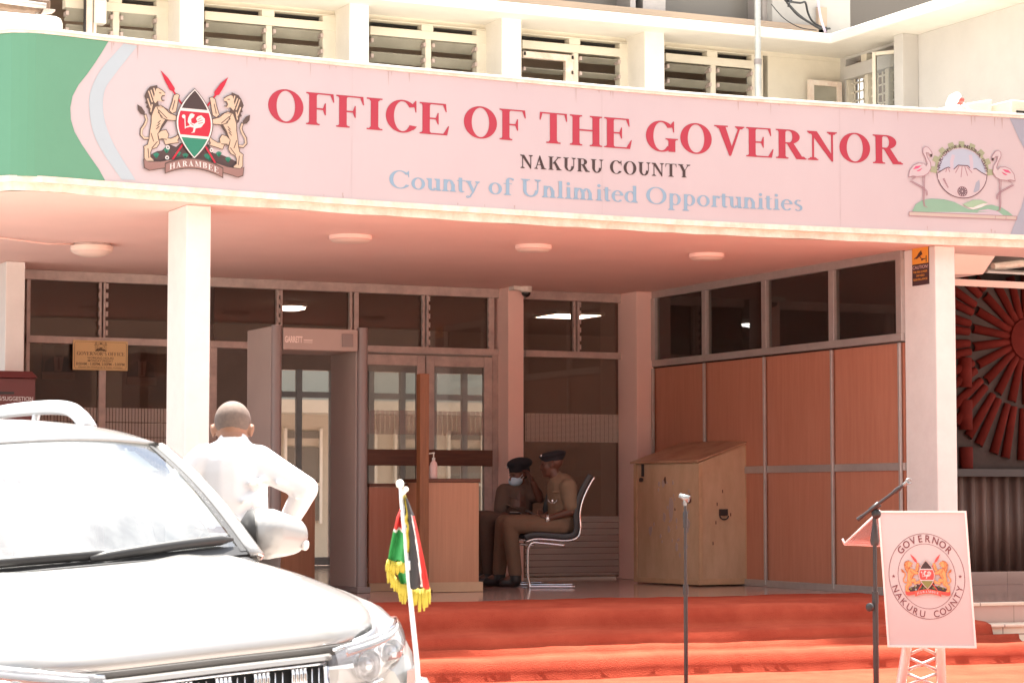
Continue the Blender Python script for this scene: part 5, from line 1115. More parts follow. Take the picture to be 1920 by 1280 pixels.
ar = Art(lambda u, v, d: bf(.5 + u / bw, .52 + v / hB, d), base=.002)
tk = mat('crest_print', (.16, .04, .05), .5); rx = .222
ar.ring(0, .0, rx, rx * 1.14, .003, .003, tk, n=64); ar.ring(0, .0, rx * .76, rx * .76 * 1.14, .0025, .0025, tk, n=64)
class Sc:  # letters ride an ellipse: squash through a scaled frame
    pass
ar2 = Art(lambda u, v, d: bf(.5 + u / bw, .52 + v * 1.14 / hB, d), base=.003)
arc_text(ar2, 'GOVERNOR', 0, 0, rx * .80, 90, 92, .036, tk, bold=.012); arc_text(ar2, 'NAKURU COUNTY', 0, 0, rx * .965, 270, 142, .034, tk, True, .004)
for sx in (-1, 1): ar.poly([(sx * rx * .875 + .011 * (1 if i % 2 == 0 else .42) * math.sin(math.pi * i / 5), .011 * (1 if i % 2 == 0 else .42) * math.cos(math.pi * i / 5)) for i in range(10)], tk)
ar.build('ring', t); ar2.build('lettering', t)
ar = Art(lambda u, v, d: bf(.5 + u / bw, .52 + v / hB, d), base=.002)
coat(ar, 0, .0, .232, mat('crest_lion', (.78, .34, .12), .5), mat('crest_mane', (.40, .14, .05), .5), mat('crest_line', (.45, .14, .05), .5), S_ink, mat('crest_red', (.72, .07, .06), .5), mat('crest_olive', (.20, .22, .06), .5), S_white, S_mount, mat('crest_red', (.72, .07, .06)))
ar.build('coat_of_arms', t)
# reading shelf of clear sheet behind, sloping away to the left
s0, s1, s2, s3 = aD(1583, 1019, 14.3), aD(1660, 957, 14.25), bf(1, 1, -.0) - nb * .02, bf(1, .79, 0) - nb * .02
mb = MB(); s1_ = bf(.02, 1, -.02); s4 = aD(1672, 1023, 14.36); mb.prism([s0, s1_, bf(.6, 1, -.021), s4], (0, 0, -.008)); mb.build('reading_shelf', M_acr, t)
edge_ = mat('acrylic_edge', (.85, .78, .78), .15); mb = MB(); mb.tube([s0, s1_], .006, 8); mb.tube([s0, aD(1670, 1023, 14.36)], .008, 8); mb.tube([s0 + Vector((-.012, 0, .03)), s0], .006, 8); mb.build('shelf_edge', edge_, t, True)
M_truss = mat('truss_aluminium', (.72, .66, .62), .35, metal=.5)
def lg(px, py, d): return aD(px, py, d)
legs = []
for x0_, x1_ in ((1702, 1690), (1762, 1765)):
    a = lg(x0_, 1200, 14.05); b = lg(x1_, 1280, 14.05); dirn = (b - a); k = (a.z - g0) / (a.z - b.z); e_ = a + dirn * k
    mb = MB(); mb.tube([a + Vector((0, 0, .25)), a, b, Vector((e_.x, e_.y, g0 + .01))], .03, 14); mb.build('leg', M_truss, t, True); legs.append((a, e_))
mb = MB()
for k in range(4):
    z = .16 * k; a, b = legs[0], legs[1]; f0, f1 = k / 4, (k + 1) / 4
    q = lambda L_, f: L_[0] + (Vector((L_[1].x, L_[1].y, g0 + .01)) - L_[0]) * f
    mb.tube([q(a, f0), q(b, f1)], .009, 8); mb.tube([q(b, f0), q(a, f1)], .009, 8)
mb.build('cross_brace', M_truss, t, True)
mb = MB(); c_ = (legs[0][1] + legs[1][1]) / 2; mb.box(c_.x - .3, c_.x + .3, c_.y - .2, c_.y + .2, g0, g0 + .012); mb.build('base', M_acr, t)

# ================================================================== PEOPLE
def basis(fwd, up=(0, 0, 1), roll=0.):
    f = Vector(fwd).normalized(); s = f.cross(Vector(up)).normalized(); u = s.cross(f).normalized()
    if roll: R = Matrix.Rotation(roll, 3, f); s, u = R @ s, R @ u
    return s, f, u, Matrix((s, f, u)).transposed()
def head_caps(mb, c, fwd, roll=0., k=1., up=(0, 0, 1), wide=1.):
    s, f, u, M = basis(fwd, up, roll); c = Vector(c); P = lambda a, b, d: c + s * a * k * wide + f * b * k + u * d * k
    mb.ell(P(0, -.012, .03), .074 * k * wide, .096 * k, .088 * k, M, 20)          # cranium
    mb.ell(P(0, .028, -.02), .064 * k * wide, .068 * k, .085 * k, M, 18)           # face
    mb.ell(P(0, .040, -.075), .047 * k * wide, .048 * k, .042 * k, M, 16)          # jaw and chin
    mb.cap(P(0, .086, .012), P(0, .110, -.028), .009 * k, .015 * k)               # nose
    mb.ell(P(.012 * k, .098, -.032), .010 * k, .011 * k, .008 * k, M, 10); mb.ell(P(-.012 * k, .098, -.032), .010 * k, .011 * k, .008 * k, M, 10)
    mb.ell(P(0, .090, -.056), .024 * k, .014 * k, .008 * k, M, 12); mb.ell(P(0, .087, -.070), .021 * k, .014 * k, .008 * k, M, 12)   # lips
    mb.ell(P(0, .083, -.098), .020 * k, .016 * k, .016 * k, M, 10)
    mb.ell(P(0, .078, .030), .050 * k, .018 * k, .012 * k, M, 12)                  # brow
    for q in (-1, 1):
        mb.ell(P(.040 * q, .062, -.022), .020 * k, .018 * k, .020 * k, M, 10)      # cheek
        mb.ell(P(.079 * q, -.004, -.008), .009 * k, .021 * k, .033 * k, M, 12); mb.ell(P(.087 * q, -.012, .002), .007 * k, .017 * k, .024 * k, M, 10)   # ear
    return P, M
def eyes(P, M, k, t):
    mb = MB()
    for q in (-1, 1): mb.ell(P(.030 * q, .082, .008), .011 * k, .008 * k, .006 * k, M, 10)
    mb.build('eyes', mat('eye_dark', (.06, .04, .035), .2), t, True)
def hand_caps(mb, w, d, n, k=1., curl=.5, spread=.12, thumb=1):
    """w wrist, d pointing along the palm, n palm normal (fingers curl towards n)"""
    d = Vector(d).normalized(); n = (Vector(n) - d * Vector(n).dot(d)).normalized(); s = d.cross(n) * thumb; w = Vector(w)
    for q in (-.028, -.010, .010, .028): mb.cap(w + d * .008 * k + s * q * .6 * k, w + d * .082 * k + s * q * k, .015 * k, .013 * k, n=10)
    for q, ln, sp in ((-.031, .062, -1), (-.011, .078, -.3), (.010, .084, .3), (.030, .074, 1)):
        p = w + d * .085 * k + s * q * k; a = d + s * sp * spread * .5
        for j, (fr_, r) in enumerate(((.42, .0090), (.33, .0082), (.25, .0074))):
            ang = curl * (j + .6) * .7; dd = (a.normalized() * math.cos(ang) + n * math.sin(ang)).normalized(); e = p + dd * ln * fr_ * k * 1.05
            mb.cap(p, e, r * k, (r - .0006) * k, n=8); p = e
    p = w + d * .02 * k + s * .026 * k; a = (d * .75 + s * .75 + n * .25).normalized(); e = p + a * .045 * k; mb.cap(p, e, .013 * k, .0105 * k, n=8); mb.cap(e, e + (d + n * .4 * curl + s * .15).normalized() * .035 * k, .0102 * k, .0085 * k, n=8)
SK1 = mat('skin_brown', (.26, .125, .075), .5, noise=.08, nscale=20); SK2 = mat('skin_dark', (.115, .048, .030), .45, noise=.1, nscale=20)
CLS = mat('white_shirt', (.70, .69, .70), .85, bump=.25, bscale=9, noise=.02)
def limb(mb, pts, rs, k=1., side=None):
    for i in range(len(pts) - 1): mb.cap(pts[i], pts[i + 1], rs[i], rs[i + 1], side, k)
# --- man in white shirt, seen from behind
DM = 11.8; J = lambda px, py, dd=0.: aD(px, py, DM + dd)
back = Vector((_f.x, _f.y, 0)).normalized(); rt = Vector((_r.x, _r.y, 0)).normalized()
head = J(436, 806, .06); hips = J(448, 1010, .05); gM = gz(hips.x)
t = thing('person', (hips.x, hips.y, gM), 'man in white shirt seen from behind, hand on hip, beside the car', 'person')
sh_r, sh_l = J(484, 866, .02), J(385, 864, .0); el_r = J(574, 916, -.06); wr_r = J(536, 985, .12); el_l = J(318, 925, -.04); wr_l = J(350, 985, .15)
chest = J(434, 905, .04); nk = J(437, 846, .03)
fw_ = (back + Vector((0, 0, -.55))).normalized()
mb = MB(); Pm, Mm = head_caps(mb, head, fw_, 0, 1.13, (0, 0, 1), 1.06)
mb.cap(nk - Vector((0, 0, .05)), head + Vector((0, 0, -.04)) - back * .0, .075, .068)
for q in (-.02, .025): mb.ell(nk + Vector((0, 0, .052 + q)) - back * .045, .055, .03, .02, Matrix((rt, back, (0, 0, 1))).transposed(), 14)
knee_r, knee_l = Vector((hips.x + .11, hips.y + .05, gM + .50)), Vector((hips.x - .12, hips.y + .02, gM + .50)); an_r, an_l = Vector((hips.x + .13, hips.y - .02, gM + .09)), Vector((hips.x - .14, hips.y - .02, gM + .09))
hp_r, hp_l = hips + rt * .09 - Vector((0, 0, .05)), hips - rt * .09 - Vector((0, 0, .05))
mb.cap(chest, hips, .15, .14, rt, 1.1); mb.cap(sh_l, sh_r, .07, .07)
limb(mb, [sh_r, el_r, wr_r], [.055, .045, .032]); limb(mb, [sh_l, el_l, wr_l], [.055, .045, .032])
for a, b, c in ((hp_r, knee_r, an_r), (hp_l, knee_l, an_l)): limb(mb, [a, b, c], [.085, .06, .045])
mb.cap(an_r, an_r + back * .14 - Vector((0, 0, .05)), .045, .035); mb.cap(an_l, an_l + back * .14 - Vector((0, 0, .05)), .045, .035)
hand_caps(mb, wr_r, (back * .6 - rt * .9 + Vector((0, 0, -.1))), Vector((0, 0, -1)), 1.05, .4, .1, 1); hand_caps(mb, wr_l, (back * .6 + rt * .9 + Vector((0, 0, -.1))), Vector((0, 0, -1)), 1.05, .4, .1, -1)
blob('body', mb, SK1, t, .009, 4)
mb = MB()
mb.ell(Pm(0, -.016, .036), .0775 * 1.13 * 1.06, .099 * 1.13, .088 * 1.13, Mm, 24); hb = blob('hair', mb, mat('stubble', (.15, .105, .085), .85, noise=.2, nscale=40), t, .008, 3)
mb = MB()
mb.cap(J(434, 880, .03), J(436, 925, .03), .160, .166, rt, 1.08); mb.cap(J(436, 925, .03), J(444, 990, .05), .172, .160, rt, 1.03); mb.cap(J(420, 866, .02), J(450, 866, .02), .115, .115); mb.cap(sh_l, sh_r, .088, .088); mb.cap(J(437, 850, .02), J(437, 836, .03), .098, .086)
limb(mb, [sh_r, (sh_r + el_r) / 2, el_r, (el_r + wr_r) / 2, wr_r], [.088, .074, .062, .058, .048]); limb(mb, [sh_l, el_l, wr_l], [.088, .072, .05])
mb.cap(J(480, 893, .02), J(495, 885, 0), .05, .045)
for (a, b, r) in ((J(470, 905, -.13), J(505, 895, -.06), .018), (J(455, 940, -.145), J(490, 915, -.11), .015), (J(460, 970, -.13), J(488, 950, -.1), .014), (J(400, 960, -.15), J(450, 975, -.14), .014), (J(520, 905, -.10), J(548, 915, -.10), .014), (J(555, 930, -.09), J(575, 925, -.09), .016), (J(545, 945, -.02), J(562, 955, -.04), .016)): mb.cap(a, b, r, r * .7)
s_ = blob('shirt', mb, CLS, t, .011, 3); 
mb = MB(); mb.cap(nk + Vector((0, 0, .0)), nk + Vector((0, 0, .035)) + back * .015, .094, .082); blob('collar', mb, CLS, s_, .009, 2)
mb = MB(); mb.cap(J(445, 993, .05), hips, .160, .155, rt, 1.04); trm = mat('dark_trousers', (.03, .022, .02), .8)
for a, b, c in ((hp_r, knee_r, an_r), (hp_l, knee_l, an_l)): limb(mb, [a, b, c], [.125, .085, .07])
blob('trousers', mb, trm, t, .012, 3)
mb = MB(); mb.lathe(J(445, 991, .05), [(.163, -.018), (.168, -.016), (.168, .016), (.163, .018)], n=32); mb.build('belt', mat('brown_belt', (.16, .06, .03), .4), t, True, auto=40)
for a in (an_r, an_l): mb = MB(); mb.cap(a - Vector((0, 0, .045)) - back * .05, a - Vector((0, 0, .05)) + back * .17, .05, .042); blob('shoe', mb, M_black, t, .01, 2)

# --- two seated officers and their cantilever chairs
SH_K = mat('khaki_shirt', (.20, .135, .085), .9, bump=.25, bscale=14, noise=.12, nscale=6); TR_K = mat('khaki_trousers', (.175, .105, .066), .9, bump=.2, bscale=12, noise=.12, nscale=6)
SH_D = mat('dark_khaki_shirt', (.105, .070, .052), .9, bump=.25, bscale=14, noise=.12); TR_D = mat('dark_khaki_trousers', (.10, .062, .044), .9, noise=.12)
BER = mat('black_beret', (.014, .012, .016), .9); BOOT = mat('black_boot', (.02, .016, .016), .4)
LEA = mat('black_leather', (.022, .018, .020), .38, bump=.1)
def chair(D, dx, label):
    Jc = lambda px, py, dd=0.: aD(px + dx, py, D + dd)
    o = Jc(1030, 1098); t = thing('cantilever_chair', (o.x, o.y, ZF), label, 'chair', 'office chairs on the porch')
    wd = .24; dz = lambda v: v
    def side(sg): return lambda px, py: Jc(px, py, sg * wd)
    prof = [(985, 1013), (1003, 1008), (1030, 1009), (1060, 1011), (1080, 1006), (1087, 990), (1086, 965), (1090, 940), (1100, 915), (1113, 892)]
    prof = smooth_line(prof, 5)
    # padded seat and back: one shell from front lip to top
    mb = MB(); rows = []
    for k_ in range(9):
        f_ = -1 + 2 * k_ / 8; rows.append([Jc(px, py, f_ * wd * .94) for px, py in prof])
    mb.grid(rows); se = mb.build('seat_shell', LEA, t, True, solid=-.055, bevel=.012)
    for sg in (-1, 1):
        S_ = side(sg)
        mb = MB(); mb.tube([S_(px + 1.5, py + 2) for px, py in prof], .009, 10); mb.build('side_rail', M_chrome, t, True)
        base = smooth_line([(1060, 1022), (1020, 1018), (1000, 1017), (992, 1024), (990, 1040), (990, 1080), (995, 1092), (1010, 1098), (1040, 1098), (1076, 1096)], 4)
        # floor runner held on the floor plane
        pts = []
        for px, py in base:
            q = S_(px, py); q.z = max(q.z, ZF + .013)
            if py >= 1090: q.z = ZF + .013
            pts.append(q)
        mb = MB(); mb.tube(pts, .0115, 10); mb.build('leg_frame', M_chrome, t, True)
    mb = MB(); a, b = side(-1)(1076, 1096), side(1)(1076, 1096); a.z = b.z = ZF + .013; mb.tube([a, b], .0115, 10); a, b = side(-1)(1030, 1019), side(1)(1030, 1019); mb.tube([a, b], .010, 10); mb.build('cross_bar', M_chrome, t, True)
    return t
chair(21.3, 0, 'black leather cantilever chair with chrome frame under the right officer')
chair(21.85, -58, 'black leather cantilever chair under the masked officer, half hidden by the counter')
def officer(D, label, sp):
    Jg = lambda px, py, dd=0.: aD(px, py, D + dd)
    hip = Jg(*sp['hip']); t = thing('person', (hip.x, hip.y, ZF), label, 'person', None)
    S, T_, K_ = sp['shirt'], sp['trousers'], sp['skin']
    fwd = (rt * sp['fwd'][0] + back * sp['fwd'][1] + Vector((0, 0, sp['fwd'][2]))).normalized()
    hd = Jg(*sp['head']); nk = Jg(*sp['neck']); ch = Jg(*sp['chest'])
    mb = MB(); P, M = head_caps(mb, hd, fwd, sp.get('roll', 0), sp.get('hk', 1.0))
    mb.cap(nk, hd + Vector((0, 0, -.05)), .058, .052)
    arms = sp['arms']; legs_ = sp['legs']
    mb.cap(ch, hip, .12, .13)
    for a in arms:
        p = [Jg(*q) for q in a[:3]]; limb(mb, p, [.050, .040, .028]); hand_caps(mb, p[2], Jg(*a[3]) - p[2], a[4], .95, a[5], .12, a[6])
    for l in legs_:
        p = [Jg(*q) for q in l]; p[2].z = ZF + .10; p[3].z = ZF + .045; limb(mb, p, [.07, .055, .04, .035])
    mb.cap(Jg(*arms[0][0]), Jg(*arms[1][0]), .055, .055)
    blob('body', mb, K_, t, .0075, 3)
    eyes(P, M, sp.get('hk', 1.0), t)
    # shirt with short sleeves
    mb = MB(); sd_ = (Jg(*arms[0][0]) - Jg(*arms[1][0])).normalized()
    g = sp.get('girth', 1); mb.cap(ch + Vector((0, 0, .02)), (ch + hip) / 2, .135 * g, .14 * g, sd_, 1.25); mb.cap((ch + hip) / 2, hip + Vector((0, 0, .05)), .14 * g, .15 * g, sd_, 1.15); mb.cap(Jg(*arms[0][0]), Jg(*arms[1][0]), .078, .078); mb.cap(nk - Vector((0, 0, .05)), nk + Vector((0, 0, .0)), .08, .066)
    for a in arms:
        p0, p1 = Jg(*a[0]), Jg(*a[1]); limb(mb, [p0, p0 + (p1 - p0) * .45, p0 + (p1 - p0) * a[7]], [.080, .074, .066])
    for (a, b, r) in sp.get('folds', ()): mb.cap(Jg(*a), Jg(*b), r, r * .7)
    sh = blob('shirt', mb, S, t, .010, 3)
    mb = MB(); mb.cap(nk - Vector((0, 0, .012)), nk + Vector((0, 0, .018)), .074, .062); blob('collar', mb, S, sh, .008, 2)
    mb = MB()
    for (a, b) in sp.get('pocket', ()): 
        q = Jg(*a); w2 = Jg(*b); mb.cap(q, w2, .012, .010)
    if mb.v: blob('pocket_trim', mb, S, sh, .005, 2)
    mb = MB(); mb.cap(hip, hip + Vector((0, 0, .06)), .152, .148, sd_, 1.1)
    for l in legs_:
        p = [Jg(*q) for q in l]; p[2].z = ZF + .13; limb(mb, [p[0], (p[0] + p[1]) / 2, p[1], (p[1] + p[2]) / 2, p[2]], [.105, .094, .078, .070, .062])
    blob('trousers', mb, T_, t, .010, 3)
    for l in legs_:
        p = [Jg(*q) for q in l]; p[2].z = ZF + .10; p[3].z = ZF + .04; mb = MB(); mb.cap(p[2] + Vector((0, 0, .06)), p[2] - Vector((0, 0, .03)), .056, .058); mb.cap(p[2] - Vector((0, 0, .055)), p[3] + Vector((0, 0, .005)), .046, .042); blob('boot', mb, BOOT, t, .009, 2)
    # beret
    k = sp.get('hk', 1.0); mb = MB(); bt = sp['beret']; s, f, u = M.col[0], M.col[1], M.col[2]
    Rb = Matrix.Rotation(bt[3], 3, f) @ Matrix.Rotation(bt[4], 3, s)
    mb.ell(P(bt[0], bt[1], bt[2]), .108 * k, .130 * k, bt[5] * k, Rb @ M, 24); mb.ell(P(bt[0] + bt[6], bt[1] - .03, bt[2] - .012), .075 * k, .09 * k, bt[5] * 1.05 * k, Rb @ M, 20); mb.ell(P(0, -.010, .050), .081 * k, .103 * k, .058 * k, M, 20); be = blob('beret', mb, BER, t, .008, 3)
    mb = MB(); mb.ell(P(*sp['badge']), .009, .009, .012); mb.build('badge', M_chrome, be, True)
    return t, P, M, Jg
tA, P, M, Jg = officer(21.3, 'officer in khaki uniform and black beret sitting in profile on the chair', dict(
    hip=(1058, 978, 0), head=(1035, 870, 0), neck=(1044, 898, 0), chest=(1054, 918, 0), fwd=(-1, .12, -.10), shirt=SH_K, trousers=TR_K, skin=SK2, hk=.98,
    arms=[((1066, 913, -.17), (1071, 958, -.20), (1030, 971, -.16), (1008, 966, -.06), (0, 0, 1), .9, -1, .75), ((1046, 913, .17), (1040, 958, .20), (1012, 974, .10), (998, 970, .05), (0, 0, 1), .9, 1, .75)],
    legs=[((1052, 984, -.09), (955, 982, -.10), (966, 1070, -.10), (944, 1090, -.10)), ((1050, 984, .09), (944, 980, .12), (936, 1070, .12), (914, 1090, .12))],
    beret=(0, -.014, .086, .0, -.10, .038, .03), badge=(-.06, .085, .085), folds=(((1060, 940, -.15), (1075, 930, -.17), .012), ((1045, 960, -.15), (1060, 966, -.16), .013), ((1048, 932, -.155), (1052, 950, -.155), .010)),
    pocket=(((1037, 922, -.16), (1050, 921, -.17)),)))
mb = MB(); w_ = Jg(1025, 972, -.155); mb.lathe(w_, [(.036, -.014), (.038, -.01), (.038, .01), (.036, .014)], (-1, .1, .1), 16); mb.build('wristwatch', mat('watch_steel', (.7, .7, .68), .25, metal=.7), tA, True, auto=40)
mb = MB(); q = Jg(1035, 936, -.165); mb.tube([q + Vector((.045 * math.cos(a), -.01, .03 * math.sin(a))) for a in [math.pi + math.pi * i / 8 for i in range(9)]], .003, 6); mb.ell(q + Vector((0, -.015, -.012)), .012, .006, .014); mb.build('whistle_chain', M_chrome, tA, True)
t = thing('phone', tuple(Jg(1004, 962, -.02)), 'dark phone held in the lap of the right officer', 'phone'); mb = MB(); mb.obox(Jg(1000, 963, -.03), .075, .15, .009, basis((-.8, .3, .35))[3]); mb.build('body', M_blackm, t, bevel=.003)
mb = MB(); mb.obox(Jg(1000, 963, -.03) + Vector((0, -.001, .006)), .068, .14, .002, basis((-.8, .3, .35))[3]); mb.build('screen', mat('phone_screen', (.05, .05, .06), .1), t)
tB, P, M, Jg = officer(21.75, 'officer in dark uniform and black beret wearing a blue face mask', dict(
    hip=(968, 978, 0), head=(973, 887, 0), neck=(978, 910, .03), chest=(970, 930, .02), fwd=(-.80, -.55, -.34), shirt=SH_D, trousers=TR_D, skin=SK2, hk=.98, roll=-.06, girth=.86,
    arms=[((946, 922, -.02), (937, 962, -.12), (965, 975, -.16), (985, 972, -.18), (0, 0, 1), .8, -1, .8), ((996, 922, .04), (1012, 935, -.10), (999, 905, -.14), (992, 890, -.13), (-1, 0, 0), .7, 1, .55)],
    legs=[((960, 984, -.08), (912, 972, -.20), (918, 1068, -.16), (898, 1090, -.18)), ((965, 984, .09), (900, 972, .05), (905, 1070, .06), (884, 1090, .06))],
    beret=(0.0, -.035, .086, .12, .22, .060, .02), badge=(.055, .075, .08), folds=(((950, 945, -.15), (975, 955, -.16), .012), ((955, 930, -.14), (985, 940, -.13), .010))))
mb = MB(); mb.ell(P(0, .056, -.052), .070, .068, .052, M, 22); mb.ell(P(0, .082, -.030), .040, .034, .028, M, 16); mk = blob('face_mask', mb, mat('surgical_blue', (.42, .58, .70), .8), tB, .006, 3)
mb = MB()
for q in (-1, 1): mb.tube([P(.062 * q, .055, -.03), P(.077 * q, .02, -.005), P(.082 * q, -.01, .005)], .0022, 6); mb.tube([P(.058 * q, .055, -.08), P(.074 * q, .02, -.035), P(.082 * q, -.01, -.02)], .0022, 6)
mb.build('ear_loop', M_w2, mk, True)
mb = MB(); mb.ell(P(0, -.028, .015), .080, .088, .082, M, 20); blob('hair', mb, BER, tB, .009, 2)
t = thing('notebook', tuple(Jg(978, 966, -.2)), 'small dark notebook in the hand of the masked officer', 'notebook'); mb = MB(); mb.obox(Jg(972, 966, -.2), .11, .15, .012, basis((-.7, -.4, .3))[3]); mb.build('cover', M_blackm, t, bevel=.002); mb = MB(); mb.obox(Jg(972, 966, -.2) + Vector((0, 0, .008)), .10, .14, .004, basis((-.7, -.4, .3))[3]); mb.build('page', mat('paper', (.6, .55, .5), .8), t)

# ================================================================== CAR
CX, CY, CZ, ROLL = 2.535, 8.05, -.03, .070
CYAW = rad(6.5)
def Wc(x, y, z):
    x *= 1.10; a, b = x * math.cos(CYAW) - (y - 1.45) * math.sin(CYAW), 1.45 + (y - 1.45) * math.cos(CYAW) + x * math.sin(CYAW)
    return Vector((CX + a - z * math.sin(ROLL) * .3, CY + b, CZ + z + x * math.sin(ROLL)))
car = thing('parked_car', (CX, CY + 1.0, CZ), 'silver white four wheel drive car with roof rails and a small flag at its front', 'car')
def lerp(a, b, t): return a + (b - a) * t
def interp(tab, y):
    if y <= tab[0][0]: return tab[0][1:]
    for p, q in zip(tab, tab[1:]):
        if y <= q[0]:
            t = (y - p[0]) / (q[0] - p[0]); t = t * t * (3 - 2 * t) * .5 + t * .5; return tuple(lerp(a, b, t) for a, b in zip(p[1:], q[1:]))
    return tab[-1][1:]
# y, half width, shoulder height, nose bottom
BODY = [(.10, .70, .78), (.16, .77, .83), (.25, .82, .88), (.38, .855, .935), (.55, .876, .985), (.8, .888, 1.02), (1.15, .892, 1.06), (1.6, .892, 1.085), (2.6, .895, 1.11), (3.8, .892, 1.13), (4.4, .875, 1.13), (4.65, .84, 1.11), (4.74, .79, 1.0)]
ys = [.10, .13, .16, .20, .25, .31, .38, .46, .55, .67, .8, .95, 1.15, 1.35, 1.6, 2.0, 2.6, 3.2, 3.8, 4.2, 4.4, 4.55, 4.65, 4.70, 4.74]
def sec(y):
    w_, sh = interp(BODY, y)
    return [(w_ - .10, .30), (w_ - .03, .42), (w_, .60), (w_ + .003, .75), (w_ - .006, sh - .16), (w_ - .022, sh - .08), (w_ - .05, sh - .028), (w_ - .09, sh - .004), (w_ - .14, sh + .004), (w_ * .55, sh + .01), (0, sh + .014)]
rows = []
for y in ys:
    s = sec(y); rows.append([Wc(-x, y, z) for x, z in s] + [Wc(x, y, z) for x, z in s[:-1][::-1]])
mb = MB(); mb.grid(rows); mb.add(rows[0], [tuple(range(len(rows[0])))]); mb.add(rows[-1], [tuple(range(len(rows[-1])))])
body = mb.build('body', M_car, car, True, auto=60)
# bonnet: crowned panel with two faint ridges
def hoodz(u, y):
    y0 = .10 + .30 * abs(u) ** 5; e = min(1, max(0, (y - y0) / (1.45 - .3 * abs(u) ** 5))); base = lerp(.932 + .05 * abs(u) ** 5, 1.20, e ** .62)
    r = base - (.02 + .03 * e) * abs(u) ** 2.6 - .03 * max(0, abs(u) - .8) / .2
    r += .016 * math.exp(-((abs(u) - .52) / .10) ** 2) * min(1, e * 3) * (1 - .3 * e)
    return r
rows = []
for i in range(27):
    v = i / 26; row = []
    for j in range(41):
        u = -1 + 2 * j / 40
        yf = .10 + .30 * abs(u) ** 5; yr = 1.36 + .17 * abs(u) ** 2
        y = lerp(yf, yr, v); hwid = lerp(.74, .765, min(1, v * 1.5)); x = u * hwid
        z = hoodz(u, y) - (.05 * (1 - v * 9) ** 2 if v < .11 else 0); row.append(Wc(x, y, z))
    rows.append(row)
mb = MB(); mb.grid(rows); hood = mb.build('bonnet', M_car, car, True, solid=.02)
gapm = mat('panel_gap', (.10, .095, .09), .6)
def bon_edge(u, dy=0, dz=0): return Wc(u * .745, .10 + .30 * abs(u) ** 5 + dy, hoodz(u, .10 + .30 * abs(u) ** 5) - .055 + dz)
us = [-1 + 2 * i / 30 for i in range(31)]
mb = MB(); mb.grid([[bon_edge(u, -.006, -.002) for u in us], [bon_edge(u, .004, -.035) for u in us]]); mb.build('bonnet_gap', gapm, car, True, solid=.012)
# chrome brow and grille
us = [-.54 + 1.08 * i / 24 for i in range(25)]
mb = MB(); mb.grid([[bon_edge(u, -.016, -.026) for u in us], [bon_edge(u, -.040, -.031) for u in us], [bon_edge(u, -.044, -.046) for u in us], [bon_edge(u, -.03, -.052) for u in us]]); mb.build('grille_brow', M_car, car, True, solid=.01, auto=50)
us = [-.51 + 1.02 * i / 24 for i in range(25)]
mb = MB(); mb.grid([[bon_edge(u, -.012, -.046) for u in us], [bon_edge(u, -.012, -.34) for u in us]]); grl = mb.build('grille', M_black, car, True, solid=.01)
mb = MB(); mb.tube([bon_edge(u, -.034, -.058) for u in us], .005, 8); mb.tube([bon_edge(u, -.03, -.335) for u in us], .016, 8)
for s in (-1, 1): mb.tube([bon_edge(s * .51, -.03, -.07), bon_edge(s * .52, -.03, -.20), bon_edge(s * .47, -.03, -.335)], .014, 8)
mb.build('grille_surround', M_chrome, grl, True)
for i in range(-5, 6):
    u0 = i * .092
    if i % 2 == 0:
        for d in (-.030, -.010, .010, .030):
            mb = MB(); mb.tube([bon_edge(u0 + d, -.036, -.066), bon_edge(u0 + d, -.042, -.085), bon_edge(u0 + d, -.042, -.31)], .0075, 8); mb.build('grille_bar', M_chrome, grl, True)
    else:
        for d in (-.018, .018):
            mb = MB(); mb.tube([bon_edge(u0 + d, -.026, -.072), bon_edge(u0 + d, -.026, -.31)], .004, 6); mb.build('grille_bar', M_chrome, grl, True)
# bumper
rows = []
for zz_, dy in ((.70, .0), (.66, -.05), (.58, -.07), (.48, -.06), (.38, -.03), (.34, .03)):
    rows.append([Wc(math.sin(a) * .86, .34 - .30 * max(0, math.cos(a)) ** .6 + dy + (.10 if abs(a) > 1.4 else 0), zz_) for a in [-1.57 + 3.14 * i / 30 for i in range(31)]])
mb = MB(); mb.grid(rows); mb.build('bumper', M_car, car, True, solid=.02)
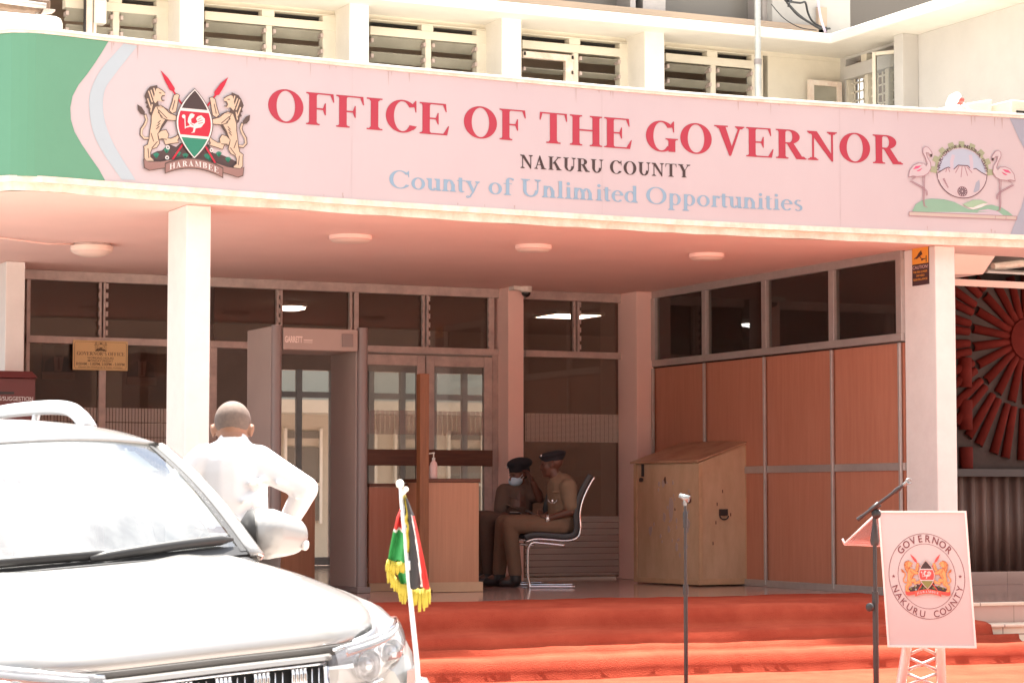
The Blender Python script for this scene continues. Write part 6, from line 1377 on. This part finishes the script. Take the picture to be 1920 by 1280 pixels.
# headlights wrapping the corners
M_lens = glass('headlight_lens', (.93, .93, .95), .95, ior=1.55, dust=.10, dustc=(.9, .9, .92)); M_refl = mat('headlight_chrome', (.50, .50, .52), .22, metal=.85); M_hous = mat('headlight_dark', (.16, .16, .17), .3, metal=.3)
def lamp_pt(s, u, v, d=0.):
    # u along from the grille (0) round to the wing (1), v up
    x = lerp(.405, .862, u ** .85); y = .060 + .015 * u + .50 * u ** 3.0
    top = lerp(.862, .945, u ** .9) - .03 * max(0, u - .85) / .15; bot = lerp(.715, .80, u ** 1.6)
    z = lerp(bot, top, v); bulge = .035 * math.sin(math.pi * v) * (1 - .4 * u)
    n = Vector((u * .9, -(1 - u * .55), 0)).normalized()
    return Wc(s * (x + n.x * (bulge - d)), y + n.y * (bulge - d), z)
for s in (-1, 1):
    mb = MB(); mb.grid([[lamp_pt(s, i / 18, j / 8, .085) for i in range(19)] for j in range(9)]); hl = mb.build('headlight', M_hous, car, True, solid=.004)
    mb = MB(); mb.grid([[lamp_pt(s, i / 18, j / 8, 0) for i in range(19)] for j in range(9)]); mb.build('lens', M_lens, hl, True)
    mb = MB()
    for u, r in ((.24, .055), (.55, .055)):
        c_ = lamp_pt(s, u, .42, .055); ax = Vector((s * .35, -1, 0)); mb.lathe(c_, [(r * .55, -.01), (r * .8, .012), (r, .03), (r * 1.08, .03), (r * 1.02, .0)], ax, 20)
    mb.build('reflector', M_refl, hl, True, auto=50)
    mb = MB()
    for u in (.24, .55): mb.ell(lamp_pt(s, u, .42, .045), .032, .032, .032)
    mb.build('projector', mat('bulb_glass', (.65, .67, .70), .05, metal=.6), hl, True)
    mb = MB(); mb.tube([lamp_pt(s, i / 12, .88, .02) for i in range(1, 10)], .011, 8); mb.build('light_strip', mat('white_strip', (.8, .8, .82), .3), hl, True)
    mb = MB(); mb.tube([lamp_pt(s, i / 12, .80, .03) for i in range(1, 10)], .008, 8); mb.build('orange_reflection', mat('reflection_orange', (.85, .22, .08), .3), hl, True)  # orange reflection in the headlight, drawn as a coloured tube
    mb = MB(); mb.tube([lamp_pt(s, i / 18, 1.0, .012) for i in range(15)], .007, 6); mb.tube([lamp_pt(s, i / 18, -.02, .010) for i in range(16)], .008, 6); mb.build('bezel', M_chrome, hl, True)
# windscreen, roof, pillars
def wsp(u, v):
    xb, xt = .735, .630; x = u * lerp(xb, xt, v)
    y = lerp(1.37 + .20 * u * u, 2.17 + .13 * u * u, v); z = lerp(1.178 - .012 * u * u, 1.693 - .055 * abs(u) ** 2.4, v) + .035 * math.sin(math.pi * v)
    return Wc(x, y, z)
M_ws = glass('windscreen_glass', (.66, .72, .70), 1., ior=1.9, dust=.07, dustc=(.80, .83, .84))
G = [-1 + 2 * i / 24 for i in range(25)]
mb = MB(); mb.grid([[wsp(u, j / 12) for u in G] for j in range(13)]); mb.build('windscreen', M_ws, car, True)
mb = MB()
for s in (-1, 1): mb.grid([[wsp(s * .955, j / 12) + Vector((0, -.003, .003)) for j in range(13)], [wsp(s * 1.012, j / 12) + Vector((0, -.003, .003)) for j in range(13)]])
mb.grid([[wsp(u, -.02) for u in G], [wsp(u, .035) + Vector((0, -.003, .003)) for u in G]]); mb.build('windscreen_seal', M_black, car, True)
for s in (-1, 1):
    mb = MB(); rows = []
    for j in range(14):
        v = -.03 + 1.04 * j / 13; a = wsp(s * 1.0, v); rows.append([a + Vector((s * .004, -.006, .004)), a + Vector((s * .045, .0, .012)), a + Vector((s * .085, .05, .002)), a + Vector((s * .10, .12, -.02))])
    mb.grid(rows); mb.build('windscreen_pillar', M_car, car, True, solid=.015)
def roofz(x, y): return 1.700 + .115 * math.sin(min(1, max(0, (y - 2.165) / 1.1)) * 1.57) - .065 * abs(x / .63) ** 2.4 - .05 * max(0, (y - 4.0) / .6) ** 2
rows = []
for j in range(21):
    row = []
    for i in range(25):
        u = -1 + 2 * i / 24; y0_ = 2.165 + .13 * u * u; y = lerp(y0_, 4.66, j / 20); x = u * lerp(.636, .62, j / 20); row.append(Wc(x, y, roofz(x, y)))
    rows.append(row)
mb = MB(); mb.grid(rows); mb.build('roof', M_car, car, True, solid=.02)
M_side = glass('side_glass', (.25, .27, .27), .9)
for s in (-1, 1):
    mb = MB()
    for a, b in ((1.95, 2.75), (2.83, 3.65), (3.73, 4.4)): mb.grid([[Wc(s * .815, a, 1.10), Wc(s * .815, b, 1.12)], [Wc(s * .68, max(a, 2.40), 1.62), Wc(s * .68, b, 1.64)]])
    mb.build('side_window', M_side, car)
    mb = MB(); mb.grid([[Wc(s * lerp(.83, .835, j / 12), lerp(1.6, 4.5, j / 12), 1.095) for j in range(13)], [Wc(s * .80, lerp(1.7, 4.5, j / 12), 1.135) for j in range(13)]]); mb.build('belt_line', M_car, car, True, solid=.01)
    mb = MB(); mb.grid([[Wc(s * .675, lerp(2.30, 4.5, j / 12), 1.635) for j in range(13)], [Wc(s * .630, lerp(2.28, 4.6, j / 12), 1.655 + .09 * min(1, j / 5)) for j in range(13)]])
    for y in (2.79, 3.69, 4.45): mb.tube([Wc(s * .82, y, 1.1), Wc(s * .668, y, 1.67)], .03, 6)
    mb.build('door_frame', M_black if s < 0 else M_car, car, True, auto=40)
    # roof rail
    pts = smooth_line([(2.86, 1.735), (2.98, 1.80), (3.16, 1.842), (3.6, 1.856), (4.2, 1.845), (4.55, 1.79), (4.66, 1.70)], 6)
    mb = MB(); n_ = len(pts); mb.tube([Wc(s * .55, y, z) for y, z in pts], [.042 if i < 6 or i > n_ - 5 else .040 for i in range(n_)], 12, flat=.9)
    for y in (3.6, 4.2): mb.tube([Wc(s * .55, y - .05, 1.85), Wc(s * .55, y, 1.74)], .02, 10)
    mb.build('roof_rail', mat('rail_silver', (.62, .63, .65), .3, metal=.5), car, True)
# tailgate side of the cabin
mb = MB(); mb.grid([[Wc(-.83, 4.66, 1.10), Wc(.83, 4.66, 1.10)], [Wc(-.60, 4.55, 1.70), Wc(.60, 4.55, 1.70)]]); mb.build('rear_window', M_side, car)
# cowl, wipers
mb = MB(); mb.grid([[Wc(u * .75, 1.335 + .17 * u * u, 1.182 - .06 * abs(u) ** 2.6) for u in G], [Wc(u * .74, 1.40 + .20 * u * u, 1.172 - .02 * u * u) for u in G]]); mb.build('cowl_panel', mat('cowl_black', (.03, .03, .032), .55), car, True, solid=.01)
for (u0, u1, v1) in ((.02, .93, .035), (-.80, .14, .03)):
    mb = MB(); P_ = [wsp(lerp(u0, u1, k / 10), .035 + (.055 * (1 - k / 10) if u0 > 0 else .03 + .02 * (k / 10)) ) + Vector((0, -.02, .016)) for k in range(11)]
    P_ = [wsp(lerp(u0, u1, k / 10), lerp(.02, .10, k / 10) if u0 > 0 else lerp(.07, .03, k / 10)) + Vector((0, -.022, .018)) for k in range(11)]
    if u0 > 0: P_ = [wsp(lerp(u0, u1, k / 10), lerp(.012, .062, math.sin(k / 10 * 1.57))) + Vector((0, -.022, .018)) for k in range(11)]
    else: P_ = [wsp(lerp(u0, u1, k / 10), lerp(.04, .035, k / 10)) + Vector((0, -.022, .018)) for k in range(11)]
    mb.tube(P_, [.008] + [.017] * 9 + [.006], 8, flat=1.3); mb.build('wiper', M_black, car, True)
# interior seen through the glass
ins = mat('interior_dark', (.05, .05, .052), .8)
mb = MB(); mb.grid([[wsp(u * .97, .02) + Vector((0, .05, -.02)) for u in G], [Wc(u * .74, 1.9, 1.12) for u in G], [Wc(u * .74, 2.05, .95) for u in G]]); mb.build('dashboard', ins, car, True, solid=.02)
for x in (-.37, .37):
    mb = MB(); mb.cap(Wc(x, 2.75, 1.0), Wc(x, 2.9, 1.35), .17, .15, (1, 0, 0), 1.2); mb.cap(Wc(x, 2.92, 1.5), Wc(x, 2.93, 1.53), .09, .08, (1, 0, 0), 1.3); blob('seat', mb, ins, car, .03, 3)
mb = MB(); c_ = Wc(-.37, 2.15, 1.08); ax = Vector((0, -1, .5)).normalized(); b0 = Vector((1, 0, 0)); b1 = ax.cross(b0); mb.tube([c_ + (b0 * math.cos(a) + b1 * math.sin(a)) * .18 for a in [6.283 * i / 24 for i in range(25)]], .015, 8); mb.build('steering_wheel', M_black, car, True)
mb = MB(); q = [wsp(u, v) + Vector((0, .02, -.01)) for u, v in ((.50, .92), (.80, .92), (.84, .70), (.62, .70))]; mb.add(q, [(0, 1, 2, 3)]); mb.build('paper_slip', mat('white_paper', (.85, .85, .85), .8), car)
mb = MB(); mb.obox(wsp(.0, .86) + Vector((0, .1, -.04)), .24, .03, .07, Matrix.Identity(3)); mb.build('rear_view_mirror', M_black, car, bevel=.01)
# door mirrors
for s in (-1, 1):
    c_ = Wc(s * .985, 1.80, 1.20)
    if s > 0: mcen = c_
    mb = MB(); mb.cap(c_ + Vector((-s * .045, .02, .022)), c_ + Vector((s * .055, .05, .008)), .108, .090, (0, 0, 1), 1.0); mb.cap(c_ + Vector((-s * .05, .05, -.03)), c_ + Vector((s * .05, .06, -.03)), .07, .055); mr_ = blob('door_mirror', mb, mat('mirror_silver', (.34, .335, .33), .38, metal=.3), car, .010, 4)
    mb = MB(); mb.lathe(c_ + Vector((-s * .105, .055, .012)), [(.118, -.01), (.112, .02), (.06, .06), (.03, .08)], (-s, .35, -.1), 24); mb.build('mirror_shell', M_black, mr_, True, auto=50)
    mb = MB(); mb.cap(c_ + Vector((s * .112, -.005, -.035)), c_ + Vector((s * .128, .03, -.03)), .020, .018, (0, 0, 1), 1.2); mb.build('side_repeater', mat('repeater_lens', (.8, .72, .70), .2), mr_, True)
    mb = MB(); mb.cap(c_ + Vector((-s * .12, .08, -.06)), Wc(s * .80, 1.80, 1.10), .035, .04); mb.build('mirror_arm', M_black, mr_, True)
# wheels with arch linings
for s in (-1, 1):
    for y in (.95, 3.72):
        c_ = Wc(s * .80, y, .385)
        mb = MB(); mb.lathe(c_ + Vector((-s * .12, 0, 0)), [(.30, 0), (.375, .01), (.385, .05), (.385, .19), (.372, .225), (.28, .225), (.275, .20)], (s, 0, 0), 36); wh = mb.build('wheel', M_black, car, True, auto=40)
        mb = MB(); mb.lathe(c_ + Vector((s * .06, 0, 0)), [(.278, .02), (.27, .03), (.25, 0), (.08, .02), (.06, .04), (.001, .045)], (s, 0, 0), 30); mb.build('rim', M_alu, wh, True, auto=40)
        mb = MB(); mb.tube([Wc(s * .885, y + .46 * math.cos(a), .385 + .46 * math.sin(a)) for a in [math.pi * i / 16 for i in range(17)]], .03, 8); mb.build('wheel_arch', M_black, car, True)
# flag staff at the front corner with the draped flag
DF = 8.75; Jf = lambda px, py, dd=0.: aD(px, py, DF + dd)
t = thing('car_flag', tuple(Jf(782, 1250)), 'small red black and green national flag with yellow fringe on a white staff', 'flag')
mb = MB(); mb.tube([Jf(785, 1300, -.02), Jf(782, 1245), Jf(765, 1075), Jf(751, 912)], [.010, .010, .0085, .0075], 12); mb.tube([Jf(768, 1068), Jf(766.5, 1050)], .0115, 12); mb.build('staff', mat('white_staff', (.75, .76, .76), .3, metal=.2), t, True)
mb = MB(); mb.ell(Jf(750, 907), .0155, .0155, .0165); mb.tube([Jf(753, 930), Jf(760, 918)], .008, 10); mb.ell(Jf(761, 917), .011, .011, .010); mb.build('finial', M_white, t, True)
FC = {k: mat('flag_' + k, c, .7, bump=.15, bscale=40, noise=.08, nscale=30) for k, c in dict(red=(.55, .035, .03), black=(.022, .018, .02), green=(.03, .27, .07), white=(.75, .74, .72), yellow=(.44, .35, .035)).items()}
def drape(rows, colors, dfun, nsub=6):
    """rows: list of (left px, right px, y); colors[i] list of (share, colour) across each row gap"""
    mbx = MB(); names = list(FC); N_ = 24
    fine = []
    for (a, b) in zip(rows, rows[1:]):
        for k in range(nsub): fine.append(tuple(lerp(p, q, k / nsub) for p, q in zip(a, b)))
    fine.append(rows[-1])
    vs = []; fs = []; ms = []
    for (l, r, y) in fine:
        for j in range(N_ + 1): u = j / N_; vs.append(Jf(lerp(l, r, u), y + 3 * math.sin(u * 9), dfun(u, y)))
    for i in range(len(fine) - 1):
        yy = (fine[i][2] + fine[i + 1][2]) / 2
        for j in range(N_):
            fs.append((i * (N_ + 1) + j, i * (N_ + 1) + j + 1, (i + 1) * (N_ + 1) + j + 1, (i + 1) * (N_ + 1) + j)); ms.append(names.index(colors((j + .5) / N_, yy)))
    mbx.add(vs, fs); mbx.m = ms
    return mbx
left = drape([(753, 756, 948), (744, 757, 970), (736, 759, 1000), (730, 761, 1030), (727, 763, 1052)], lambda u, y: 'red' if y < 988 else 'white' if y < 995 else 'green', lambda u, y: .02 * math.sin(u * 7 + y * .03) + .015)
left.build('flag_cloth', [FC[k] for k in FC], t, True, solid=.0015)
l2_ = drape([(748, 760, 1030), (742, 764, 1060), (752, 767, 1095)], lambda u, y: 'green', lambda u, y: .03 + .012 * math.sin(u * 8)); l2_.build('flag_cloth', [FC[k] for k in FC], t, True, solid=.0015)
def rc(u, y):
    a = .62 - .10 * (y - 1000) / 100
    if y < 965: return 'black'
    return 'black' if u < a else 'white' if u < a + .10 else 'red'
right = drape([(757, 763, 932), (759, 776, 965), (762, 785, 1000), (765, 794, 1040), (768, 801, 1075), (770, 806, 1102)], rc, lambda u, y: -.012 + .02 * math.sin(u * 6.5 + y * .02))
right.build('flag_cloth', [FC[k] for k in FC], t, True, solid=.0015)
def fringe(pts, ln, name='fringe', lean=0.):
    mbx = MB()
    for i in range(len(pts) - 1):
        a, b = Vector(pts[i]), Vector(pts[i + 1]); n_ = max(2, int((b - a).length / 3.2))
        for k in range(n_):
            q = a + (b - a) * (k + random.random() * .6) / n_; l_ = ln * (.8 + .4 * random.random()); x2 = q.x + lean * l_ + (random.random() - .5) * 4
            mbx.tube([Jf(q.x, q.y - 2, .012), Jf((q.x + x2) / 2 + random.random() * 2 - 1, q.y + l_ * .5, .006), Jf(x2, q.y + l_, .01)], [.0045, .0058, .003], 6)
    return mbx.build(name, FC['yellow'], t, True)
fringe([(727, 1050), (745, 1056), (763, 1052)], 22, lean=-.15); fringe([(727, 1062), (736, 1075), (750, 1096), (766, 1098)], 24); fringe([(750, 1108), (764, 1112)], 20); fringe([(770, 1100), (788, 1106), (807, 1102)], 36)
mb = MB(); mb.tube([Jf(*q) for q in smooth_line([(758, 928), (762, 945), (765, 960), (761, 975), (767, 985), (763, 1000), (766, 1015), (763, 1035)], 4)], .007, 8); mb.build('cord', FC['yellow'], t, True)
